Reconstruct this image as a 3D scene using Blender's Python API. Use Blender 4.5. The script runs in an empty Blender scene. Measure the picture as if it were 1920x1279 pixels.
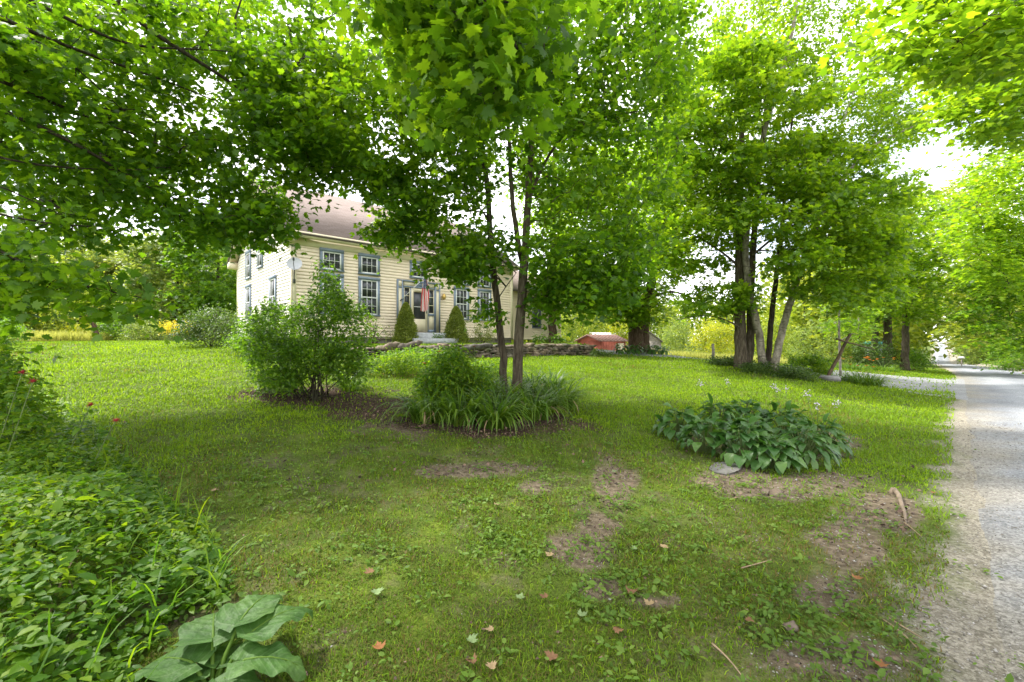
import bpy, math
import numpy as np
from mathutils import Vector

scene = bpy.context.scene
COL = scene.collection
R = math.radians

# ------------------------------------------------------------------ camera
CAMH, FPX = 1.6, 827.0
cam_d = bpy.data.cameras.new("camera")
cam = bpy.data.objects.new("camera", cam_d)
COL.objects.link(cam)
cam.location = (0, 0, CAMH)
cam.rotation_euler = (R(90), 0, 0)
cam_d.sensor_width = 36.0
cam_d.lens = FPX / 1920 * 36.0
cam_d.clip_start = 0.05
cam_d.clip_end = 3000
scene.camera = cam

# ------------------------------------------------------------------ world, sun, exposure
TO_SUN = Vector((-0.80, 0.42, 0)).normalized()
SUN_EL = R(56)
world = bpy.data.worlds.new("World")
scene.world = world
world.use_nodes = True
wn, wl = world.node_tree.nodes, world.node_tree.links
bg = wn["Background"]
sky = wn.new("ShaderNodeTexSky")
sky.sky_type = 'NISHITA'
sky.sun_disc = False
sky.sun_elevation = SUN_EL
sky.sun_rotation = math.atan2(TO_SUN.x, TO_SUN.y)
sky.dust_density = 2.0
wtc = wn.new("ShaderNodeTexCoord")
wmap = wn.new("ShaderNodeMapping"); wmap.inputs["Scale"].default_value = (1.2, 1.2, 2.6)
wno = wn.new("ShaderNodeTexNoise"); wno.inputs["Scale"].default_value = 2.2; wno.inputs["Detail"].default_value = 6
wramp = wn.new("ShaderNodeValToRGB")
wramp.color_ramp.elements[0].position = 0.36; wramp.color_ramp.elements[0].color = (0.30, 0.30, 0.30, 1)
wramp.color_ramp.elements[1].position = 0.58; wramp.color_ramp.elements[1].color = (0.97, 0.97, 0.97, 1)
wmix = wn.new("ShaderNodeMix"); wmix.data_type = 'RGBA'
wmix.inputs[7].default_value = (10.8, 10.7, 10.7, 1)
wl.new(wtc.outputs["Generated"], wmap.inputs[0]); wl.new(wmap.outputs[0], wno.inputs["Vector"])
wl.new(wno.outputs["Fac"], wramp.inputs[0]); wl.new(wramp.outputs[0], wmix.inputs[0])
wl.new(sky.outputs[0], wmix.inputs[6]); wl.new(wmix.outputs[2], bg.inputs["Color"])
bg.inputs["Strength"].default_value = 0.15

sun_d = bpy.data.lights.new("sun", 'SUN')
sun_d.energy = 3.7
sun_d.angle = R(5.0)
sun_d.color = (1.0, 0.965, 0.88)
sun = bpy.data.objects.new("sun", sun_d)
COL.objects.link(sun)
ts = Vector((TO_SUN.x * math.cos(SUN_EL), TO_SUN.y * math.cos(SUN_EL), math.sin(SUN_EL)))
sun.rotation_euler = ts.to_track_quat('Z', 'Y').to_euler()
sun.location = ts * 60

vs = scene.view_settings
vs.view_transform = 'Standard'; vs.look = 'None'; vs.exposure = 1.28; vs.gamma = 1.0
vs.use_curve_mapping = False
cy = scene.cycles
cy.max_bounces = 12; cy.diffuse_bounces = 9; cy.glossy_bounces = 2; cy.transmission_bounces = 6; cy.transparent_max_bounces = 4
cy.caustics_reflective = False; cy.caustics_refractive = False
cy.sample_clamp_indirect = 6.0
cy.use_denoising = True
try:
    cy.denoiser = 'OPENIMAGEDENOISE'; cy.denoising_prefilter = 'ACCURATE'
except Exception:
    pass

# ------------------------------------------------------------------ small helpers
RNG = np.random.default_rng(7)

def P(px, py, d):
    return np.array([(px - 960) / FPX * d, d, CAMH - (py - 640) / FPX * d])

def norm(v):
    v = np.asarray(v, float)
    return v / np.maximum(np.linalg.norm(v, axis=-1, keepdims=True), 1e-9)

def smooth(e0, e1, x):
    t = np.clip((x - e0) / (e1 - e0), 0, 1)
    return t * t * (3 - 2 * t)

def vnoise(x, y, seed=0):
    xi, yi = np.floor(x).astype(np.int64), np.floor(y).astype(np.int64)
    fx, fy = x - xi, y - yi
    fx, fy = fx * fx * (3 - 2 * fx), fy * fy * (3 - 2 * fy)
    def h(a, b):
        n = (a * 374761393 + b * 668265263 + seed * 982451653) & 0x7fffffff
        n = ((n ^ (n >> 13)) * 1274126177) & 0x7fffffff
        return ((n ^ (n >> 16)) & 0xffff) / 65535.0
    return (h(xi, yi) * (1 - fx) + h(xi + 1, yi) * fx) * (1 - fy) + (h(xi, yi + 1) * (1 - fx) + h(xi + 1, yi + 1) * fx) * fy

def fbm(x, y, seed=0, oct=4):
    s, a, t = 0, 0.5, 0
    for k in range(oct):
        s = s + a * vnoise(x * 2 ** k, y * 2 ** k, seed + k); t += a; a *= 0.5
    return s / t

# ------------------------------------------------------------------ terrain
C45 = math.sqrt(0.5)
RS = np.array([-60, 0, 30, 60, 110, 160, 190, 345, 520.])
RZ = np.array([0.2, 0, -0.25, -1.15, -2.46, -4.9, -5.2, -1.3, 1.5])
TSX = np.array([-60, 0, 40, 75, 113, 188, 345, 520.])
TCX = np.array([-2.5, -2.5, -2.7, -1.6, 0.3, 2.7, 4.9, 7.4])
ROAD_W = 4.9

def st(x, y):
    return (x + y) * C45, (y - x) * C45

def smooth_interp(s, X, Y):
    return (np.interp(s - 8, X, Y) + np.interp(s, X, Y) * 2 + np.interp(s + 8, X, Y)) / 4

def zroad(s): return smooth_interp(s, RS, RZ)
def tcen(s): return smooth_interp(s, TSX, TCX)

HO = np.array([-4.42, 21.0])
HD = np.array([0.725, 0.688]); HD = HD / np.linalg.norm(HD)
HN = np.array([HD[1], -HD[0]])
def hloc(x, y):
    dx, dy = x - HO[0], y - HO[1]
    return dx * HD[0] + dy * HD[1], dx * HN[0] + dy * HN[1]

CTRL = np.array([
    (0, -12, -.1), (-12, -8, .1), (-10, 0, .2), (-10, 5, .35), (0, 0, 0), (0, 2, 0), (-2, 2, .03), (-4, 4, .10), (0, 4, .02),
    (3, 5, 0), (5, 7, 0), (-.3, 7, .17), (-.2, 9, .3), (-4.4, 9.6, .34), (3.4, 6, .03), (2.5, 9, .16), (3.5, 10, .17), (2.4, 14, .5),
    (-5.1, 15.4, .95), (-1, 19.2, .85), (4.3, 24.2, .75), (-10, 12, .75), (-14, 14, .95), (-12, 18, 1.3), (-20, 22, 1.5), (-28, 30, 1.55),
    (-9, 26, 1.55), (-20, 40, 1.4), (7.5, 26, .93), (6.5, 33, .7), (7, 42, .4), (10, 18, .48), (8.95, 20, .68), (10.4, 16, .22),
    (12.2, 17, .13), (13.7, 17, 0), (10.7, 13, .04), (8, 12, .12), (19, 24.5, -.1), (14, 25, .25), (16.4, 40, .0), (30, 40, -.5), (40, 60, -1.2),
    (-8.5, 17.3, 1.45), (-3, 24, 1.5), (4, 30, 1.2), (-60, 80, 1.2), (0, 80, .6), (60, 120, -2), (-150, 100, 1), (0, 250, 2), (150, 250, -1),
    (60, -30, -.2), (-60, -60, 0), (120, 20, -1), (300, 100, 0), (-300, 0, 1), (0, -200, 0), (26, 12, -.2), (45, 30, -.9), (300, 320, 1)], float)

def _phi(r): return np.sqrt(r * r + 2.0)
_A = _phi(np.linalg.norm(CTRL[:, None, :2] - CTRL[None, :, :2], axis=2))
_n = len(CTRL)
_M = np.zeros((_n + 1, _n + 1)); _M[:_n, :_n] = _A - np.eye(_n) * 0.4; _M[:_n, _n] = 1; _M[_n, :_n] = 1
_W = np.linalg.solve(_M, np.concatenate([CTRL[:, 2], [0]]))

def gz(x, y):
    x = np.atleast_1d(np.asarray(x, float)); y = np.atleast_1d(np.asarray(y, float))
    z = np.full(x.shape, _W[-1])
    for c, w in zip(CTRL, _W):
        z = z + w * np.sqrt((x - c[0]) ** 2 + (y - c[1]) ** 2 + 2.0)
    z = z + 0.05 * (fbm(x * .35, y * .35, 3) - .5) + 0.025 * (fbm(x * 1.7, y * 1.7, 5) - .5)
    a, b = hloc(x, y)                                   # terrace held by the stone wall
    terr = smooth(3.72, 3.32, b) * smooth(-6.2, -4.2, a) * smooth(10.2, 8.6, a) * smooth(-11, -9, b)
    z = z + terr * np.maximum(1.43 - z, 0)
    s, t = st(x, y)
    k = smooth(ROAD_W / 2 + 4.5, ROAD_W / 2 + 0.3, np.abs(t - tcen(s)))
    k = k * (s > -60)
    z = z * (1 - k) + (zroad(s) + 0.05 * smooth(0, 1, 1 - np.abs(t - tcen(s)) / 2.4) - 0.02) * k
    return z

def gz1(x, y): return float(gz(x, y)[0])

def G(px, d):
    x = (px - 960) / FPX * d
    return np.array([x, d, gz1(x, d)])

def toimg(x, y):
    y = np.maximum(y, 0.3)
    return 960 + FPX * x / y, 640 + FPX * (CAMH - gz(x, y)) / y

def gp(px, py):
    """ground point seen at a place of the photograph: march along the ray"""
    lo = 1.0
    ds = np.geomspace(1.0, 200, 1500)
    x = (px - 960) / FPX * ds
    zr = CAMH - (py - 640) / FPX * ds
    below = np.nonzero(zr < gz(x, ds))[0]
    d = ds[below[0]] if len(below) else 60.0
    return G(px, d)

# masks on the ground: soil, mulch, gravel
def blob(px, py, cx, cy, rx, ry, n):
    return smooth(1.25, 0.65, np.sqrt(((px - cx) / rx) ** 2 + ((py - cy) / ry) ** 2) + (n - .5) * 1.5)

def ground_masks(x, y):
    px, py = toimg(x, y)
    front = y > 0.5
    n1 = fbm(x * 1.6, y * 1.6, 11); n2 = fbm(x * 5, y * 5, 21)
    n3 = fbm(x * 16, y * 16, 27)
    n = n1 * .5 + n2 * .28 + n3 * .22
    n = .5 + (n - .5) * 1.5
    soil = np.zeros_like(x)
    for b in [(1150, 910, 42, 62), (1010, 912, 36, 16), (1085, 1030, 60, 32), (900, 880, 110, 16), (770, 800, 80, 24), (1120, 985, 40, 30),
              (1130, 1110, 40, 18), (1600, 1030, 75, 60), (1570, 1110, 60, 40), (1540, 1245, 200, 46), (1230, 1130, 50, 14), (1660, 960, 60, 50), (1440, 925, 90, 16), (1380, 890, 90, 22), (1540, 905, 110, 22), (1440, 840, 160, 36), (1745, 1150, 40, 60)]:
        soil = np.maximum(soil, blob(px, py, *b, n) * front)
    soil = np.maximum(soil, smooth(.47, .68, n1 * .35 + n2 * .4 + n3 * .25) * .55 * smooth(10, 5, np.hypot(x, y)))
    mulch = np.zeros_like(x)
    for b in [(585, 744, 150, 24), (700, 770, 120, 22), (800, 792, 90, 24), (935, 794, 180, 26), (850, 760, 110, 30)]:
        mulch = np.maximum(mulch, blob(px, py, *b, n) * front)
    s, t = st(x, y)
    o = t - tcen(s) - ROAD_W / 2
    wid = .06 + .5 * (n1 - .5)
    gravel = smooth(wid + .35, wid - .1, o + (n2 - .5) * .45) * (o > -ROAD_W - 1.6)
    dr = smooth(21.2, 22.2, s + (n - .5)) * smooth(31.5, 30.5, s + (n - .5)) * smooth(22, 18, t) * (t > -3)
    gravel = np.maximum(gravel, dr * .98)
    return soil, mulch, gravel

# ------------------------------------------------------------------ meshes
class MB:
    def __init__(self):
        self.v, self.f, self.n = [], [], 0
    def add(self, v, f):
        v = np.asarray(v, float).reshape(-1, 3); f = np.asarray(f, np.int64)
        self.v.append(v); self.f.append(f + self.n); self.n += len(v)
    def box(self, x0, x1, y0, y1, z0, z1):
        v = [(x, y, z) for z in (z0, z1) for y in (y0, y1) for x in (x0, x1)]
        self.add(v, [(0, 2, 3, 1), (4, 5, 7, 6), (0, 1, 5, 4), (2, 6, 7, 3), (0, 4, 6, 2), (1, 3, 7, 5)])
    def tube(self, pts, rad, k=7, cap=True):
        pts = np.asarray(pts, float); rad = np.broadcast_to(np.asarray(rad, float), (len(pts),))
        tan = np.gradient(pts, axis=0) if len(pts) > 2 else np.repeat((pts[1] - pts[0])[None], 2, 0)
        tan = norm(tan)
        ref = np.array([0.31, 0.95, 0.05]) if abs(tan[0] @ np.array([.31, .95, .05])) < .9 else np.array([1., 0, 0])
        u = norm(np.cross(tan, ref)); w = np.cross(tan, u)
        a = np.arange(k) * 2 * np.pi / k
        ring = pts[:, None] + rad[:, None, None] * (np.cos(a)[None, :, None] * u[:, None] + np.sin(a)[None, :, None] * w[:, None])
        m = len(pts); i = np.arange(m - 1)[:, None] * k; j = np.arange(k)[None]
        f = np.stack([i + j, i + (j + 1) % k, i + k + (j + 1) % k, i + k + j], -1).reshape(-1, 4)
        base = self.n
        self.add(ring.reshape(-1, 3), f)
        if cap:
            self.f.append(np.array([[base + q for q in range(k)][::-1]])); self.f.append(np.array([[base + (m - 1) * k + q for q in range(k)]]))
    def build(self, name, mat, parent=None, loc=None, smooth_=False, attrs=None):
        me = bpy.data.meshes.new(name)
        if self.v:
            V = np.concatenate(self.v)
            if loc is not None: V = V - np.asarray(loc)
            sizes = np.concatenate([np.full(len(f), f.shape[1]) for f in self.f])
            idx = np.concatenate([f.ravel() for f in self.f])
            me.vertices.add(len(V)); me.vertices.foreach_set("co", V.astype(np.float32).ravel())
            me.loops.add(len(idx)); me.loops.foreach_set("vertex_index", idx.astype(np.int32))
            me.polygons.add(len(sizes))
            start = np.concatenate([[0], np.cumsum(sizes)[:-1]])
            me.polygons.foreach_set("loop_start", start.astype(np.int32))
            if smooth_: me.polygons.foreach_set("use_smooth", np.ones(len(sizes), bool))
            for k, a in (attrs or {}).items():
                at = me.attributes.new(k, 'FLOAT', 'POINT'); at.data.foreach_set("value", a.astype(np.float32))
            me.update(calc_edges=True)
        for m in (mat if isinstance(mat, (list, tuple)) else [mat]): me.materials.append(m)
        o = bpy.data.objects.new(name, me)
        COL.objects.link(o)
        if parent is not None: o.parent = parent
        elif loc is not None: o.location = loc
        return o

def tag(o, label=None, cat=None, group=None, kind=None):
    if label: o["label"] = label
    if cat: o["category"] = cat
    if group: o["group"] = group
    if kind: o["kind"] = kind
    return o

def empty(name, loc, label=None, cat=None, group=None, rotz=0):
    o = bpy.data.objects.new(name, None)
    o.empty_display_size = .2
    COL.objects.link(o); o.location = tuple(loc); o.rotation_euler = (0, 0, rotz)
    return tag(o, label, cat, group)

def copy_tree(o, parent=None):
    c = o.copy(); COL.objects.link(c)
    if parent is not None: c.parent = parent
    for ch in [q for q in COL.objects if q.parent == o]:
        copy_tree(ch, c)
    return c

# ------------------------------------------------------------------ materials
def new_mat(name):
    m = bpy.data.materials.new(name); m.use_nodes = True
    nt = m.node_tree
    return m, nt.nodes, nt.links, nt.nodes["Principled BSDF"]

def ramp(n, l, src, stops):
    r = n.new("ShaderNodeValToRGB")
    e = r.color_ramp.elements
    while len(e) < len(stops): e.new(.5)
    for q, (p, c) in zip(e, stops): q.position = p; q.color = (*c, 1)
    l.new(src, r.inputs[0]); return r.outputs[0]

def noise(n, l, scale, detail=4, vec=None, rough=.5):
    t = n.new("ShaderNodeTexNoise"); t.inputs["Scale"].default_value = scale; t.inputs["Detail"].default_value = detail
    t.inputs["Roughness"].default_value = rough
    if vec is not None: l.new(vec, t.inputs["Vector"])
    return t.outputs["Fac"]

def objco(n, l, scale=None):
    tc = n.new("ShaderNodeTexCoord")
    if scale is None: return tc.outputs["Object"]
    mp = n.new("ShaderNodeMapping"); mp.inputs["Scale"].default_value = scale
    l.new(tc.outputs["Object"], mp.inputs[0]); return mp.outputs[0]

def bump(n, l, bsdf, h, strength=.5, dist=.01):
    b = n.new("ShaderNodeBump"); b.inputs["Strength"].default_value = strength; b.inputs["Distance"].default_value = dist
    l.new(h, b.inputs["Height"]); l.new(b.outputs[0], bsdf.inputs["Normal"])

def mixc(n, l, fac, a, b, mode='MIX'):
    m = n.new("ShaderNodeMix"); m.data_type = 'RGBA'; m.blend_type = mode
    for s, v in ((0, fac), (6, a), (7, b)):
        if isinstance(v, (int, float)): m.inputs[s].default_value = v
        elif isinstance(v, tuple): m.inputs[s].default_value = (*v, 1)
        else: l.new(v, m.inputs[s])
    return m.outputs[2]

def leaf_mat(name, stops, trans, tfac=.45, rough=.45, spec=.35, hue_noise=0.6):
    m, n, l, b = new_mat(name)
    g = n.new("ShaderNodeNewGeometry")
    ns = noise(n, l, hue_noise, 2, objco(n, l))
    add = n.new("ShaderNodeMath"); add.operation = 'MULTIPLY_ADD'
    l.new(ns, add.inputs[0]); add.inputs[1].default_value = .9
    sc = n.new("ShaderNodeMath"); sc.operation = 'MULTIPLY_ADD'; sc.inputs[1].default_value = .55; sc.inputs[2].default_value = -.22
    l.new(g.outputs["Random Per Island"], sc.inputs[0]); l.new(sc.outputs[0], add.inputs[2])
    c = ramp(n, l, add.outputs[0], stops)
    l.new(c, b.inputs["Base Color"])
    b.inputs["Roughness"].default_value = rough; b.inputs["Specular IOR Level"].default_value = spec
    tr = n.new("ShaderNodeBsdfTranslucent")
    tcol = mixc(n, l, 1.0, c, trans, 'MULTIPLY')
    l.new(tcol, tr.inputs["Color"])
    mx = n.new("ShaderNodeMixShader"); mx.inputs[0].default_value = tfac
    l.new(b.outputs[0], mx.inputs[1]); l.new(tr.outputs[0], mx.inputs[2])
    l.new(mx.outputs[0], n["Material Output"].inputs["Surface"])
    return m

def plain(name, col, rough=.6, spec=.3, var=.12, scale=6, bumps=0.0, bscale=40, metal=0):
    m, n, l, b = new_mat(name)
    f = noise(n, l, scale, 5, objco(n, l))
    lo = tuple(max(0, c * (1 - var)) for c in col); hi = tuple(min(1, c * (1 + var)) for c in col)
    l.new(ramp(n, l, f, [(.3, lo), (.7, hi)]), b.inputs["Base Color"])
    b.inputs["Roughness"].default_value = rough; b.inputs["Specular IOR Level"].default_value = spec; b.inputs["Metallic"].default_value = metal
    if bumps: bump(n, l, b, noise(n, l, bscale, 4, objco(n, l)), bumps, .01)
    return m

def bark(name, c0, c1, c2, stretch=(9, 9, 1.6), marks=None):
    m, n, l, b = new_mat(name)
    v = objco(n, l, stretch)
    f = noise(n, l, 2.2, 7, v, .65)
    c = ramp(n, l, f, [(.32, c0), (.5, c1), (.68, c2)])
    if marks is not None:
        f2 = noise(n, l, 3.0, 3, objco(n, l, (1.2, 1.2, 9)))
        c = mixc(n, l, ramp(n, l, f2, [(.60, (0, 0, 0)), (.66, (1, 1, 1))]), c, marks)
    moss = ramp(n, l, noise(n, l, 1.3, 3, objco(n, l)), [(.55, (0, 0, 0)), (.7, (.5, .5, .5))])
    c = mixc(n, l, moss, c, (.055, .075, .03))
    l.new(c, b.inputs["Base Color"]); b.inputs["Roughness"].default_value = .9; b.inputs["Specular IOR Level"].default_value = .1
    bump(n, l, b, f, .9, .03)
    return m

M = {}
TR = (2.6, 2.4, 1.2)
M['maple'] = leaf_mat("maple_leaf", [(.25, (.040, .105, .006)), (.5, (.071, .160, .009)), (.75, (.122, .22, .012))], (2.9, 2.5, .9), .58)
M['maple_bright'] = leaf_mat("maple_leaf_bright", [(.25, (.073, .155, .009)), (.5, (.118, .22, .012)), (.8, (.20, .30, .016))], (2.3, 2.1, .8), .58)
M['maple_dark'] = leaf_mat("maple_leaf_dark", [(.25, (.03, .080, .006)), (.5, (.05, .12, .010)), (.75, (.085, .16, .014))], (2.6, 2.4, 1.0), .52)
M['pale_leaf'] = leaf_mat("pale_leaf", [(.25, (.09, .15, .03)), (.5, (.14, .21, .045)), (.8, (.22, .28, .06))], (2.0, 1.8, 1.0), .5)
M['far_leaf'] = leaf_mat("far_leaf", [(.25, (.10, .165, .015)), (.5, (.18, .25, .025)), (.8, (.29, .34, .04))], (1.9, 1.7, .9), .5, hue_noise=.18)
M['yellow_leaf'] = leaf_mat("yellow_leaf", [(.25, (.17, .24, .012)), (.5, (.28, .33, .016)), (.8, (.42, .42, .022))], (1.8, 1.6, .8), .48)
M['shrub_leaf'] = leaf_mat("shrub_leaf", [(.25, (.045, .105, .010)), (.5, (.075, .165, .012)), (.8, (.13, .225, .016))], (2.5, 2.3, .9), .5)
M['dark_shrub'] = leaf_mat("dark_shrub_leaf", [(.25, (.032, .070, .014)), (.5, (.055, .105, .018)), (.8, (.10, .16, .026))], (2.0, 1.9, 1.0), .4)
M['spruce'] = leaf_mat("spruce_needle", [(.25, (.11, .155, .022)), (.5, (.18, .235, .036)), (.8, (.30, .35, .06))], (1.7, 1.6, 1.0), .45)
M['hosta'] = leaf_mat("hosta_leaf", [(.25, (.030, .090, .016)), (.5, (.050, .125, .022)), (.8, (.085, .17, .030))], (2.0, 2.0, .8), .3, .40, .45)
M['daylily'] = leaf_mat("daylily_leaf", [(.25, (.040, .095, .010)), (.5, (.070, .145, .014)), (.8, (.13, .205, .02))], (2.2, 2.1, .9), .4, .4, .4)
M['cover'] = leaf_mat("ground_cover_leaf", [(.25, (.045, .115, .009)), (.5, (.085, .175, .011)), (.8, (.17, .25, .013))], (2.4, 2.2, .9), .48, .5, .25)
M['weed'] = leaf_mat("weed_leaf", [(.25, (.07, .13, .018)), (.5, (.10, .18, .024)), (.8, (.15, .22, .04))], (1.9, 1.8, 1), .4, .55, .2)
M['burdock'] = leaf_mat("burdock_leaf", [(.25, (.04, .10, .022)), (.5, (.06, .13, .03)), (.8, (.09, .165, .04))], (1.9, 1.9, .8), .36, .55, .3, 5)
M['grass'] = leaf_mat("grass_blade", [(.10, (.20, .155, .055)), (.22, (.095, .150, .014)), (.50, (.122, .228, .008)), (.8, (.23, .34, .010))], (1.7, 1.6, .8), .4, .55, .2, .35)
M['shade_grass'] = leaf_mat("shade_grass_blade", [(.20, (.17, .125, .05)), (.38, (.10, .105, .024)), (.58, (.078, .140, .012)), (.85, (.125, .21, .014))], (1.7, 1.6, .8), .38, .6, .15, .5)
M['meadow'] = leaf_mat("meadow_blade", [(.25, (.22, .24, .05)), (.5, (.36, .38, .08)), (.8, (.52, .50, .14))], (1.4, 1.4, 1), .35, .6, .2)
M['bark_maple'] = bark("maple_bark", (.035, .026, .018), (.085, .068, .048), (.16, .135, .10))
M['bark_dark'] = bark("dark_bark", (.020, .016, .012), (.05, .04, .03), (.10, .085, .065))
M['bark_brown'] = bark("brown_bark", (.035, .022, .014), (.095, .062, .042), (.17, .12, .085))
M['bark_birch'] = bark("birch_bark", (.10, .085, .065), (.25, .22, .175), (.40, .36, .30), (3, 3, 1.5), (.06, .05, .04))
M['twig'] = plain("dry_twig", (.26, .19, .12), .8, .2, .3, 20)
M['stem'] = plain("green_stem", (.10, .14, .04), .6, .3)
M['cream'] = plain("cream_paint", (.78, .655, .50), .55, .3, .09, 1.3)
M['white_wall'] = plain("pale_cream_paint", (.77, .72, .62), .55, .3, .05, 3)  # paler than the cream of the front, used on the gable wall
M['white'] = plain("white_paint", (.78, .78, .76), .4, .4, .04)
M['trim'] = plain("cream_trim_paint", (.70, .62, .44), .5, .3, .05, 3)
M['blue'] = plain("blue_grey_paint", (.20, .245, .31), .5, .3, .08)
M['concrete'] = plain("grey_concrete", (.36, .37, .38), .85, .2, .2, 8, .3)
M['foundation'] = plain("foundation_stone", (.16, .14, .12), .9, .2, .3, 4, .5)
M['screen'] = plain("dark_screen", (.05, .055, .06), .35, .5, .2)
M['brass'] = plain("brass", (.60, .40, .12), .35, .5, .2, 20, metal=.6)
M['dish'] = plain("dish_grey", (.42, .43, .45), .4, .4, .05)
M['dark_metal'] = plain("dark_metal", (.07, .07, .075), .45, .5, .2)
M['red_paint'] = plain("faded_red_paint", (.40, .12, .085), .75, .2, .2, 4)
M['grey_wood'] = plain("weathered_wood", (.23, .205, .175), .9, .15, .35, 7, .4)
M['post_wood'] = plain("brown_post_wood", (.10, .072, .045), .9, .15, .4, 7, .5)
M['shed_roof'] = plain("pale_metal_roof", (.42, .38, .37), .6, .4, .15)
M['rust_roof'] = plain('rusty_roof', (.24, .14, .12), .8, .2, .2)
M['slate'] = plain("slate_slab", (.19, .18, .175), .7, .3, .25, 5, .5, 20)
M['root_wood'] = plain("root_wood", (.17, .13, .095), .85, .2, .4, 9, .5)
M['flower_red'] = plain("red_petal", (.26, .018, .022), .6, .3, .4, 30)
M['flower_orange'] = plain("orange_petal", (.85, .22, .02), .6, .3, .3, 20)
M['flower_lilac'] = plain("lilac_petal", (.55, .48, .60), .6, .3, .2, 20)
M['flower_yellow'] = plain("goldenrod_yellow", (.80, .66, .03), .7, .2, .2, 10)
M['deadleaf_brown'] = plain("dead_leaf_brown", (.14, .075, .038), .8, .2, .4, 15)
M['deadleaf_tan'] = plain("dead_leaf_tan", (.23, .165, .09), .8, .2, .3, 15)
M['deadleaf_green'] = plain("dropped_leaf_green", (.13, .18, .075), .7, .2, .3, 15)
M['deadleaf_orange'] = plain("dead_leaf_orange", (.20, .085, .03), .7, .2, .3, 15)
M['teal'] = plain("teal_paint", (.05, .30, .30), .5, .3)

def burdock_veins():
    m = M['burdock']; n, l = m.node_tree.nodes, m.node_tree.links; b = n["Principled BSDF"]
    at = n.new("ShaderNodeAttribute"); at.attribute_name = "vt"; aq = n.new("ShaderNodeAttribute"); aq.attribute_name = "vq"
    def mth(op, x, y):
        q = n.new("ShaderNodeMath"); q.operation = op
        for s_, v in ((0, x), (1, y)):
            if isinstance(v, (int, float)): q.inputs[s_].default_value = v
            else: l.new(v, q.inputs[s_])
        return q.outputs[0]
    ph = mth('SUBTRACT', mth('MULTIPLY', at.outputs["Fac"], 8.0), mth('MULTIPLY', aq.outputs["Fac"], 2.2))
    tri = mth('ABSOLUTE', mth('SUBTRACT', mth('FRACT', ph, 0), .5), 0)
    vein = mth('LESS_THAN', tri, .05)
    src = b.inputs["Base Color"].links[0].from_socket
    mott = ramp(n, l, noise(n, l, 22, 6, objco(n, l), .7), [(.35, (.55, .6, .5)), (.65, (1.15, 1.15, 1.1))])
    c = mixc(n, l, 1.0, src, mott, 'MULTIPLY')
    l.new(mixc(n, l, mth('MULTIPLY', vein, .22), c, (.20, .27, .13)), b.inputs["Base Color"])
    bump(n, l, b, mth('ADD', mth('MULTIPLY', tri, .5), noise(n, l, 40, 4, objco(n, l))), .5, .012)
burdock_veins()

def glass_mat():
    m, n, l, b = new_mat("window_glass")
    b.inputs["Base Color"].default_value = (.035, .04, .042, 1); b.inputs["Roughness"].default_value = .06
    b.inputs["Specular IOR Level"].default_value = .45
    return m
M['glass'] = glass_mat()

def roof_mat():
    m, n, l, b = new_mat("asphalt_shingle")
    tc = n.new("ShaderNodeTexCoord")
    br = n.new("ShaderNodeTexBrick"); br.inputs["Scale"].default_value = 1
    br.inputs["Brick Width"].default_value = .32; br.inputs["Row Height"].default_value = .14; br.inputs["Mortar Size"].default_value = .006
    br.inputs["Color1"].default_value = (.15, .115, .10, 1); br.inputs["Color2"].default_value = (.225, .18, .163, 1); br.inputs["Mortar"].default_value = (.07, .055, .05, 1)
    mp = n.new("ShaderNodeMapping"); mp.inputs["Scale"].default_value = (1, 1.25, 1)
    l.new(tc.outputs["Object"], mp.inputs[0]); l.new(mp.outputs[0], br.inputs["Vector"])
    f = noise(n, l, 60, 3, tc.outputs["Object"])
    c = mixc(n, l, .5, br.outputs["Color"], ramp(n, l, f, [(.3, (.10, .08, .072)), (.7, (.27, .22, .20))]))
    l.new(c, b.inputs["Base Color"]); b.inputs["Roughness"].default_value = .95; b.inputs["Specular IOR Level"].default_value = .1
    bump(n, l, b, br.outputs["Fac"], -.5, .01)
    return m
M['roof'] = roof_mat()

def stone_mat():
    m, n, l, b = new_mat("field_stone")
    oi = n.new("ShaderNodeObjectInfo")
    f = noise(n, l, 5, 7, objco(n, l), .65)
    c = ramp(n, l, f, [(.3, (.05, .043, .036)), (.5, (.13, .112, .095)), (.7, (.26, .235, .205))])
    c2 = mixc(n, l, oi.outputs["Random"], mixc(n, l, 1.0, c, (.6, .62, .64), 'MULTIPLY'), mixc(n, l, 1.0, c, (1.7, 1.45, 1.2), 'MULTIPLY'))
    ms = ramp(n, l, noise(n, l, 2.2, 4, objco(n, l)), [(.5, (0, 0, 0)), (.66, (.7, .7, .7))])
    l.new(mixc(n, l, ms, c2, (.07, .09, .035)), b.inputs["Base Color"]); b.inputs["Roughness"].default_value = .9
    b.inputs["Specular IOR Level"].default_value = .15
    bump(n, l, b, f, .8, .03)
    return m
M['stone'] = stone_mat()

def attr(n, name):
    a = n.new("ShaderNodeAttribute"); a.attribute_name = name; return a.outputs["Fac"]

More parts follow.
